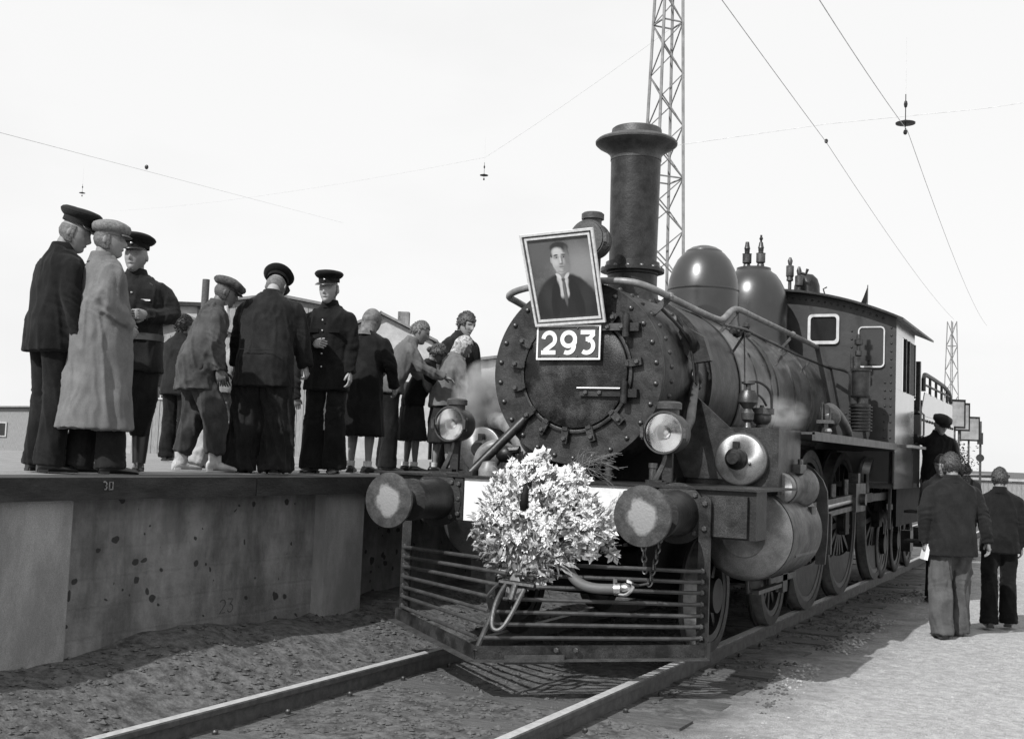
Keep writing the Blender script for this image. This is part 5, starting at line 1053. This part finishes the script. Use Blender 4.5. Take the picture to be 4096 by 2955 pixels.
        if name == 'hair' and style != 'nape':
            rh = random.Random(len(used)); nb_ = len(mb.v)
            for _ in range(900):
                i0 = rh.randrange(nb_); c = Vector(mb.v[i0]); n0 = (c - s.hc).normalized(); dd = (n0 * rh.uniform(.05, .30) + s.HM @ Vector((rh.uniform(-.35, .35), -.9, rh.uniform(-.5, .0)))).normalized() * (.006 + grow * rh.uniform(.5, 1.3)); e0 = dd.cross(n0).normalized() * .0016; mb.add([c - n0 * .003 + e0, c - n0 * .003 - e0, c + dd], [(0, 1, 2)])
        o = obj(name, mb, m, s.t); sd = o.modifiers.new('t', 'SOLIDIFY'); sd.thickness = grow * .9; sd.offset = -1; return o
    def hair(s, style, m='hairdark', grow=.008): return s.shell(style, m, grow, 'hair')
    def H(s, v): return s.hc + s.HM @ Vector(v) * s.hk
    def peaked(s, m='black', band='navy', pitch=6, badge=True, roll=0, back=0, big=1.0):
        Rm = s.HM @ Matrix.Rotation(R_(-pitch), 3, 'X') @ Matrix.Rotation(R_(roll), 3, 'Y'); o0 = s.H((0, -.004 - back, .064)); T = lambda v: o0 + Rm @ Vector((v[0] * 1.0, v[1] * 1.13, v[2])) * s.hk
        bd = MB().lathe([(.083, -.004), (.087, -.004), (.088, .040), (.083, .042)], n=36, cap=False); bd.v = [T(v) for v in bd.v]
        cap_ = obj('cap', bd, band, s.t)
        cr_ = MB().lathe([(.087, .030), (.098 * big, .036), (.110 * big, .046), (.118 * big, .058), (.119 * big, .070), (.113 * big, .082), (.098 * big, .092), (.066, .099), (.0, .102)], n=40); cr_.v = [T((x, y, z + .16 * max(-.02, y) )) for x, y, z in cr_.v]
        obj('crown', cr_, m, cap_)
        vz = MB(); P = []
        for r_, dz in ((.084, .004), (.098, .0), (.111, -.008), (.120, -.018)):
            P.append([T((r_ * math.sin(a) * (1 if r_ < .1 else .93), .083 * math.cos(a) + (r_ - .083) * (1.15 + .3 * math.cos(a)) * max(0, math.cos(a)) ** .5, dz)) for a in [R_(-62 + 124 * i / 16) for i in range(17)]])
        n = 17; vs = [p for r_ in P for p in r_]; fs = [(j * n + i, j * n + i + 1, (j + 1) * n + i + 1, (j + 1) * n + i) for j in range(3) for i in range(n - 1)]
        vz.add(vs, fs); o = obj('visor', vz, 'shoe', cap_); md = o.modifiers.new('t', 'SOLIDIFY'); md.thickness = .003
        if badge: obj('badge', MB().ball(T((0, .090, .026)), .011 * s.k, 10), 'brass', cap_)
        pi_ = MB().lathe([(.1192 * big, .062), (.1208 * big, .066), (.1196 * big, .070)], n=40, cap=False); pi_.v = [T((x, y, z + .16 * max(-.02, y))) for x, y, z in pi_.v]; obj('piping', pi_, 'navy', cap_)
        return cap_
    def flatcap(s, m='tweed', pitch=0, big=1.0, tilt=0):
        Rm = s.HM @ Matrix.Rotation(R_(-pitch), 3, 'X'); o0 = s.H((0, .0, .052)); mb = MB()
        pr_ = [(.087, -.020), (.092, -.004), (.104 * big, .004), (.114 * big, .020), (.117 * big, .038), (.108 * big, .058), (.086, .074), (.05, .084), (.0, .086)]
        c = MB().lathe(pr_, n=40); vs = []
        for x, y, z in c.v:
            a = math.atan2(x, y); wob = 1 + .035 * math.sin(a * 8) * (1 if .01 < z < .06 else 0); yy = y * 1.10 * wob + .008; zz = z - .10 * max(0, yy - .04) + .0 * x; vs.append(o0 + Rm @ Vector((x * wob * .96, yy, zz)) * s.hk)
        c.v = vs; cp_ = obj('cap', c, m, s.t)
        vz = MB(); n = 13; P = []
        for r_, dz in ((.088, -.004), (.106, -.010), (.122, -.020)): P.append([o0 + Rm @ Vector((r_ * math.sin(a) * .9, r_ * 1.12 * math.cos(a) + .012, dz)) * s.hk for a in [R_(-50 + 100 * i / 12) for i in range(13)]])
        vz.add([p for r_ in P for p in r_], [(j * n + i, j * n + i + 1, (j + 1) * n + i + 1, (j + 1) * n + i) for j in range(2) for i in range(n - 1)]); o = obj('visor', vz, m, cp_); md = o.modifiers.new('t', 'SOLIDIFY'); md.thickness = .006
    def buttons(s, xs=0, hs=(.05, .15, .25, .35), y=.17, m='brass'):
        for h in hs: obj('button', MB().ball(s.at(h, y * (1.0 if h < .4 else .8)) + s.x * xs, .009, 8, 1, .6, 1), m, s.t)
    def belt(s, h=.10, m='leather', rx=.195, ry=.155, wd=.025):
        k, b = s.k, s.bulk; mb = MB(); mb.rings([elring(s.at(h + d_), s.x, s.f, (rx + o_) * k * b, (ry + o_) * k * b, 36, 2.5) for d_, o_ in ((-wd, 0), (-wd, .006), (wd, .006), (wd, 0))], False, False); o = obj('belt', mb, m, s.t)
        obj('buckle', MB().bar(s.at(h, ry * 1.04 * b) - s.x * .03, s.at(h, ry * 1.04 * b) + s.x * .03, .012, .05), 'brass', o, False)
PZ = 1.19
# 1 officer at the left edge
p = Person('man in black uniform and peaked cap at the far left edge of the platform', (-2.809, -2.026), PZ, 48, 1.78, lean=4, head=(34, 16), bulk=1.08, aR=((.15, -.05, -1), (.05, .25, -1)))
p.jacket('black'); p.trousers('black', hem=.105); p.shoes(); p.peaked('navy', 'navy', 2, False); p.hair('nape', 'hairlight', .004)
for h in (.38, .10): obj('ribbon', MB().ball(p.at(h, -.02) + p.x * .19 - p.f * -.12, .014, 6), 'brass', p.t)
# 2 raincoat man
p = Person('man in long pale raincoat and light tweed cap with hands in pockets', (-2.553, -1.867), PZ, 52, 1.72, lean=0, head=(28, 2), bulk=1.12, aR=((.14, -.14, -1), (-.34, .74, -.52), .9), aL=((-.1, .05, -1), (.25, .7, -.7), .9), feet=((-.10, -.05), (.12, .10)), kn=(.02, .04))
p.jacket('coat', hem=-.64, rx=.270, ry=.235, waist=(.205, .175), sl=.078, cuff=.068, amp=.020, name='raincoat', fr=(10, 10, 1.6)); p.trousers('char', hem=.105); p.shoes(); p.flatcap('tweed', 1, 1.02); p.hair('nape', 'hairlight', .004)
# 3 militia man facing us
p = Person('uniformed man with crossed leather belts facing the camera holding his hands at his waist', (-2.98, -1.13), PZ, 172, 1.74, lean=0, head=(14, -3), bulk=1.10, skin='skin', aR=((.3, .1, -1), (-.62, .72, .15), .6, (0, 0, 1)), aL=((-.45, .05, -1), (.75, .62, .0), 1.0, (0, -1, 0)))
p.jacket('navy', hem=-.20, waist=(.19, .15)); p.trousers('black', thigh=.12, knee=.11, hem=.070, tuck=.60); p.shoes('shoe', boots=True); p.peaked('navy', 'black', 4, True, big=1.08); p.belt(.06); p.buttons(0, (.18, .28, .38), .155)
mb = MB(); mb.bar(p.at(.46, .09) - p.x * .13, p.at(.08, .165) + p.x * .14, .03, .006, tuple(p.f)); obj('cross_belt', mb, 'workj', p.t, False)
for q in (-1, 1): obj('shoulder_board', MB().bar(p.at(.50, 0) + p.x * q * .09, p.at(.475, 0) + p.x * q * .19, .05, .012), 'leather', p.t, False); obj('breast_flap', MB().bar(p.at(.33, .145) + p.x * (q * .1 - .035), p.at(.33, .145) + p.x * (q * .1 + .035), .008, .012), 'white', p.t, False)
# 4 dark haired man behind
p = Person('dark haired man in dark jacket seen from behind between the officer and the worker', (-5.900, 2.500), PZ, 12, 1.68, head=(20, 4)); p.jacket('char'); p.trousers('black'); p.shoes(); p.hair('short', 'hairdark', .016)
# 5 stooping worker
p = Person('stooping worker in worn grey jacket and baggy trousers with a dark tweed cap', (-3.145, -0.164), PZ, 68, 1.65, lean=14, head=(2, 12), bulk=1.0, shift=-.05, aR=((.1, -.05, -1), (.05, .22, -1), .5), aL=((-.1, .2, -1), (0, .3, -1), .5), feet=((-.12, -.13), (.11, .13)), skin='skind', kn=(.05, .06), toes=(-14, 12))
p.jacket('workj', hem=-.24, rx=.225, ry=.185, waist=(.20, .165), sl=.070, cuff=.055, amp=.024, fr=(11, 11, 7)); p.trousers('workt', thigh=.115, knee=.12, hem=.085, amp=.022, low=.06, fr=(9, 9, 5)); p.shoes('felt', felt=True); p.flatcap('tweedd', 4, 1.12); p.hair('nape', 'hairmid', .004)
obj('shirt_collar', MB().tube([p.neck + p.f * .06 + p.x * .05, p.at(.42, .135) + p.x * .03, p.at(.30, .15) + p.x * .02], [.02, .012], 8), 'whitec', p.t)
# 6 pale figure behind
p = Person('figure in pale jacket and light trousers bending behind the stooping worker', (-3.55, .62), PZ, 76, 1.58, lean=38, head=(0, 30), aR=((.1, .35, -1), (0, .3, -1)), aL=((-.1, .35, -1), (0, .3, -1)), feet=((-.1, .12), (.1, -.26)), kn=(.08, .04), shift=-.05)
p.jacket('light', hem=-.20, amp=.018); p.trousers('light', amp=.02, hem=.085, fr=(9, 9, 9)); p.shoes('workj'); p.hair('short', 'hairmid')
# 7 railwayman from behind
p = Person('broad railwayman in dark uniform seen from behind with very wide trousers', (-2.785, 0.177), PZ, 8, 1.78, lean=9, head=(-4, 34), bulk=1.22, skin='skinl', aR=((.20, .12, -1), (.12, .30, -1), 1.0), aL=((-.22, .02, -1), (-.10, .12, -1), 1.1), feet=((-.17, -.02), (.15, .02)), kn=(.02, .02), shift=.0)
p.jacket('navy', hem=-.24, rx=.205, ry=.155, waist=(.180, .14), sl=.072, cuff=.055, amp=.014); p.trousers('navy', thigh=.115, knee=.118, hem=.148, amp=.036, low=-.075, fr=(9, 9, 2.2)); p.shoes(); p.peaked('black', 'black', 2, False, big=1.05); p.hair('nape', 'hairlight', .004)
wst = MB(); wst.tube([p.at(.02, -.168 * 1.22 - .004) + p.x * t for t in (-.15, -.1, -.05, 0, .05, .1, .15)], .003, 5); obj('back_seam', wst, 'seam', p.t)
# 8 officer with hand on hip
p = Person('young uniformed man facing the camera with a hand on his hip and peaked cap', (-2.612, 0.828), PZ, 190, 1.76, lean=3, bulk=.95, head=(4, 3), skin='skinl', aR=((.36, -.12, -1), (-.95, .75, -.12), .25, (0, -1, -.2)), aL=((-.12, -.02, -1), (-.02, .12, -1), .5))
p.jacket('black', hem=-.22, amp=.012); p.trousers('black', hem=.115); p.shoes(); p.peaked('black', 'navy', 5, True)
for q in (-1, 1): obj('pocket_flap', MB().bar(p.at(.30, .146) + p.x * (q * .095 - .05), p.at(.30, .146) + p.x * (q * .095 + .05), .010, .032, tuple(p.u)), 'black', p.t, False)
p.buttons(.01, (-.02, .10, .20, .30, .39), .155); p.hair('nape', 'hairlight', .003)
# 9 woman in headscarf, back to us
p = Person('woman in dark coat and plain headscarf seen from behind with bare calves', (-2.722, 1.547), PZ, 22, 1.58, lean=5, head=(4, 14), bulk=1.06, aR=((.30, .0, -1), (.06, .40, -1), .8), aL=((-.25, .1, -1), (.1, .5, -.8), .5), toes=(-20, 25))
p.jacket('black', hem=-.56, rx=.235, ry=.20, waist=(.185, .155), sl=.07, amp=.012, name='coat', collar=False); p.shell('scarf', 'scarf', .020, 'headscarf', .002); p.shoes('shoe', sock='sock')
mb = MB(); limb(mb, [p.H((0, -.012, -.02)), p.H((0, -.03, -.09)), p.H((0, -.035, -.135)), p.H((0, -.03, -.175))], [.088, .078, .084, .108]); obj('scarf_tail', mb, 'scarf', p.t)
# 10 bent man in grey shirt
p = Person('fair cropped man in grey shirt bending and reaching an arm to the right', (-3.151, 2.642), PZ, 76, 1.68, lean=24, head=(4, 16), aR=((.05, .45, -1), (0, 1.0, -.30), .35, (0, 0, -1)), aL=((-.1, .4, -1), (0, .6, -.6), .5), skin='skin')
p.jacket('shirtg', hem=-.10, amp=.016, name='shirt'); p.trousers('black'); p.shoes(); p.hair('crop', 'hairlight', .007)
# 11 girl
p = Person('girl with tied back dark hair in dark sweater bending beside the man', (-3.125, 3.086), PZ, 74, 1.46, lean=22, head=(6, 22), aR=((.1, .3, -1), (0, .7, -.7), .5), aL=((-.1, .3, -1), (0, .7, -.7), .5), feet=((-.09, -.04), (.09, .04)), skin='skind')
p.jacket('black', hem=-.10, rx=.19, ry=.15, amp=.012, name='sweater', collar=False); p.skirt('skirt', hem=-.54); p.hair('full', 'hairmid', .012); p.shoes('shoe', sock='sock')
mb = MB(); limb(mb, [p.H((0, -.09, .0)), p.H((0, -.125, -.01)), p.H((.0, -.14, -.04))], [.026, .034, .018]); obj('hair_bun', mb, 'hairdark', p.t)
# 12 woman in patterned scarf
p = Person('woman in patterned white headscarf and pale jacket looking down beside the smokebox', (-2.776, 3.141), PZ, 70, 1.52, lean=14, head=(10, 20), bulk=1.04, aR=((.15, .15, -1), (-.1, .5, -.8), .5), aL=((-.1, .2, -1), (0, .6, -.7), .5), feet=((-.10, -.06), (.10, .06)), skin='skin')
p.jacket('ljack', hem=-.14, rx=.21, ry=.17, amp=.02); p.skirt('skirt', hem=-.58); p.shell('scarf', 'scarf2', .020, 'headscarf', .004); p.shoes('shoe', sock='sock')
mb = MB(); limb(mb, [p.H((0, -.02, -.03)), p.H((0, -.03, -.09)), p.H((0, -.03, -.14))], [.086, .074, .070]); obj('scarf_tail', mb, 'scarf2', p.t); obj('scarf_knot', MB().ball(p.H((0, .07, -.135)), .026, 8, 1.4, 1, .8), 'scarf2', p.t)
# 13 tall smiling young man
p = Person('bare headed young man in dark suit smiling down at the front of the engine', (-2.967, 3.725), PZ, 138, 1.82, lean=5, head=(-6, 18), skin='skinl', aR=((.12, .05, -1), (0, .2, -1)), aL=((-.12, .05, -1), (0, .2, -1)))
p.jacket('char', hem=-.2); p.trousers('char'); p.shoes(); p.hair('full', 'hairmid', .012)
obj('shirt_front', MB().poly([p.at(.53, .075) - p.x * .03, p.at(.53, .075) + p.x * .03, p.at(.30, .150)], .012, p.f), 'whitec', p.t, False); obj('tie', MB().bar(p.at(.52, .092), p.at(.30, .160), .03, .008, tuple(p.x)), 'tie', p.t, False)
p = Person('stooping dark dressed figure partly hidden behind the headscarf woman and the young uniformed man', (-4.35, 2.35), PZ, 70, 1.50, lean=20, head=(0, 20), skin='skind'); p.jacket('char'); p.trousers('black'); p.shoes(); p.flatcap('tweedd', 3, 1.02)
# 14 man walking away at right
ZG = -.105
p = Person('man seen from behind in dark jacket and light trousers with papers under his arm', (2.23, 3.98), ZG, 4, 1.72, lean=1, head=(-8, 4), bulk=1.10, skin='skin', aR=((.34, .02, -1), (.22, .12, -1), .5), aL=((-.22, -.10, -1), (.02, .10, -1), .7), feet=((-.10, -.06), (.12, .16)), kn=(.03, .05))
p.jacket('char', hem=-.18, rx=.215, amp=.011, vox=.010); p.trousers('greyt', hem=.105, knee=.10, amp=.024, low=-.06); p.shoes(); p.hair('crop', 'hairmid', .007); p.hair('nape', 'hairlight', .004)
pa = thing('folded_papers', 'white folded papers held under the left arm of the man at right', 'papers', (0, 0, 0)); pa.matrix_world = Matrix.Translation(p.t.location) @ Matrix.Rotation(p.t.rotation_euler.z, 4, 'Z') @ Matrix.Translation((-.245, .0, .72)) @ Matrix.Rotation(.22, 4, 'Y')
for i in range(3): obj('sheet', MB().box(-.014 + i * .010, -.006 + i * .010, -.05 - .006 * i, .10, -.02, .20), 'paper', pa, False)
# 15 boy at the right edge
p = Person('companion in dark clothes walking beside the man at the far right edge', (2.551, 5.105), ZG, 20, 1.60, lean=3, head=(0, 4), aL=((-.35, .05, -1), (-.25, .1, -1), .8), feet=((-.10, -.08), (.10, .12)), kn=(.05, .06))
p.jacket('black', hem=-.14); p.trousers('black'); p.shoes(); p.hair('short', 'hairmid')
# 16, 17 at the cab steps, 18 far head
p = Person('man in dark jacket leaning out with one arm stretched to the cab handrail', (1.62, 7.75), .93 - .40, 190, 1.60, lean=8, head=(-20, 20), aR=((.85, .2, -.1), (.95, .2, .05), .9), aL=((-.2, .1, -1), (0, .5, -.8)))
p.jacket('black'); p.trousers('black'); p.shoes(); p.flatcap('black', 4, 1.08)
p = Person('person in pale shirt standing behind the man at right near the cab', (1.78, 7.1), ZG, 215, 1.74, lean=3, head=(0, 14)); p.jacket('ljack', name='shirt'); p.trousers('char'); p.shoes(); p.hair('short', 'hairdark')
p = Person('distant dark dressed person between the tender and the right edge', (1.28, 14.5), ZG, 20, 1.66); p.jacket('char'); p.trousers('black'); p.shoes(); p.hair('short', 'hairdark')
# ---- garlands and placards behind the tender
for i, (x, y, z, w_, h, lab) in enumerate(((1.22, 12.2, 2.12, .27, .40, 'framed placard just behind the tender above the garland'), (1.12, 13.6, 2.12, .30, .42, 'second framed placard farther right behind the tender'), (1.15, 14.8, 1.98, .32, .38, 'smallest framed placard farthest right behind the tender'))):
    t = thing('placard', lab, 'placard', (x, y, z), RZ, 'placards carried behind the tender')
    obj('panel', MB().box(0, w_, 0, .02, 0, h), 'light', t, False)
    for a in ((-.02, w_ + .02, -.03, -.002), (-.02, w_ + .02, h + .002, h + .03)): obj('frame', MB().box(a[0], a[1], -.01, .03, a[2], a[3]), 'char', t, False)
    for a in (-.02, w_ + .002): obj('frame', MB().box(a, a + .018, -.01, .03, 0, h), 'char', t, False)
    obj('pole', MB().box(w_ / 2 - .015, w_ / 2 + .015, .03, .05, -z - .1, h), 'wood', t, False)
gl = MB(); rr = random.Random(5)
for i in range(1600):
    t = rr.random(); c = Vector((1.0 + .35 * t, 12.3 + 1.2 * t, 1.62 + .35 * rr.random() - .3 * t)) + Vector([rr.gauss(0, .10) for _ in range(3)]); d = Vector([rr.uniform(-1, 1) for _ in range(3)]).normalized() * .05; e = d.cross(Vector((0, 0, 1))).normalized() * .018
    gl.add([c, c + d * .5 + e, c + d, c + d * .5 - e], [(0, 1, 2, 3)])
o = obj('garland', gl, 'foliage', None, False); o['label'] = 'dark leafy garland hanging behind the tender below the placards'; o['category'] = 'garland'
gpole = obj('garland_pole', MB().cyl((0, 0, 0), (0, 0, 1.75), .025, n=8), 'lightpipe', None, True, (1.12, 12.6, -.12)); tag(gpole, 'thin pale pole standing under the garland behind the tender', 'pole')

# ---------------------------------------------------------------- bake the cloth and body surfaces
bpy.context.view_layer.update()
dg = bpy.context.evaluated_depsgraph_get()
res = []
for o, amp, fr, extra, pe in pending: res.append(bpy.data.meshes.new_from_object(o.evaluated_get(dg)))
for (o, amp, fr, extra, pe), me in zip(pending, res):
    o.modifiers.clear(); old = o.data; mats = list(old.materials); o.data = me
    sd = hash(o.parent.name) % 97 * 1.7 if False else (sum(map(ord, o.parent.name + o.name)) % 89) * 1.3
    if amp:
        co = [v.co.copy() for v in me.vertices]; nr = [v.normal.copy() for v in me.vertices]
        for i, (c, n_v) in enumerate(zip(co, nr)):
            q = Vector((c.x * fr[0] + sd, c.y * fr[1], c.z * fr[2] + c.x * 3.5)); q += noise.noise_vector(Vector((c.x * 4 + sd, c.y * 4, c.z * 3))) * .9
            a = 1 - 2.2 * abs(noise.noise(q)); b_ = noise.noise(q * 2.7 + Vector((7, 3, 1)))
            js = pe.el + pe.wr if o.name.split('.')[0] not in ('trousers', 'skirt') else pe.kn + pe.an
            w_ = 0
            for jt in js:
                d2 = (c - jt).length_squared
                if d2 < .06: w_ += math.exp(-d2 / .012)
            f_ = 0
            if w_ > .03: f_ = w_ * (1 - 2.6 * abs(noise.noise(Vector((c.x * 7 + sd, c.y * 7, c.z * 26 + c.y * 14)))))
            q2 = Vector((c.x * 5.5 + sd * 2, c.y * 5.5, c.z * 2.2 + c.x * 6 + c.y * 4)); e_ = max(0, 1 - 5.5 * abs(noise.noise(q2)))
            me.vertices[i].co = c + n_v * (amp * (.50 * a - .35 + .28 * b_ + .75 * e_ - .2) + .0095 * f_)
    if extra:
        bm = bmesh.new(); bm.from_mesh(me); base = len(bm.verts); vs = [bm.verts.new(v) for v in extra.v]
        for f, mi in zip(extra.f, extra.mi):
            try: fc = bm.faces.new([vs[i] for i in f]); fc.material_index = mi
            except ValueError: pass
        bmesh.ops.recalc_face_normals(bm, faces=bm.faces[:]); bm.to_mesh(me); bm.free()
        me.materials.clear()
        for m_ in (M[mats[0]] if isinstance(mats[0], str) else mats[0], M['lip'], M['eye'], M['brow']): me.materials.append(m_)
    me.polygons.foreach_set('use_smooth', [True] * len(me.polygons)); me.update()
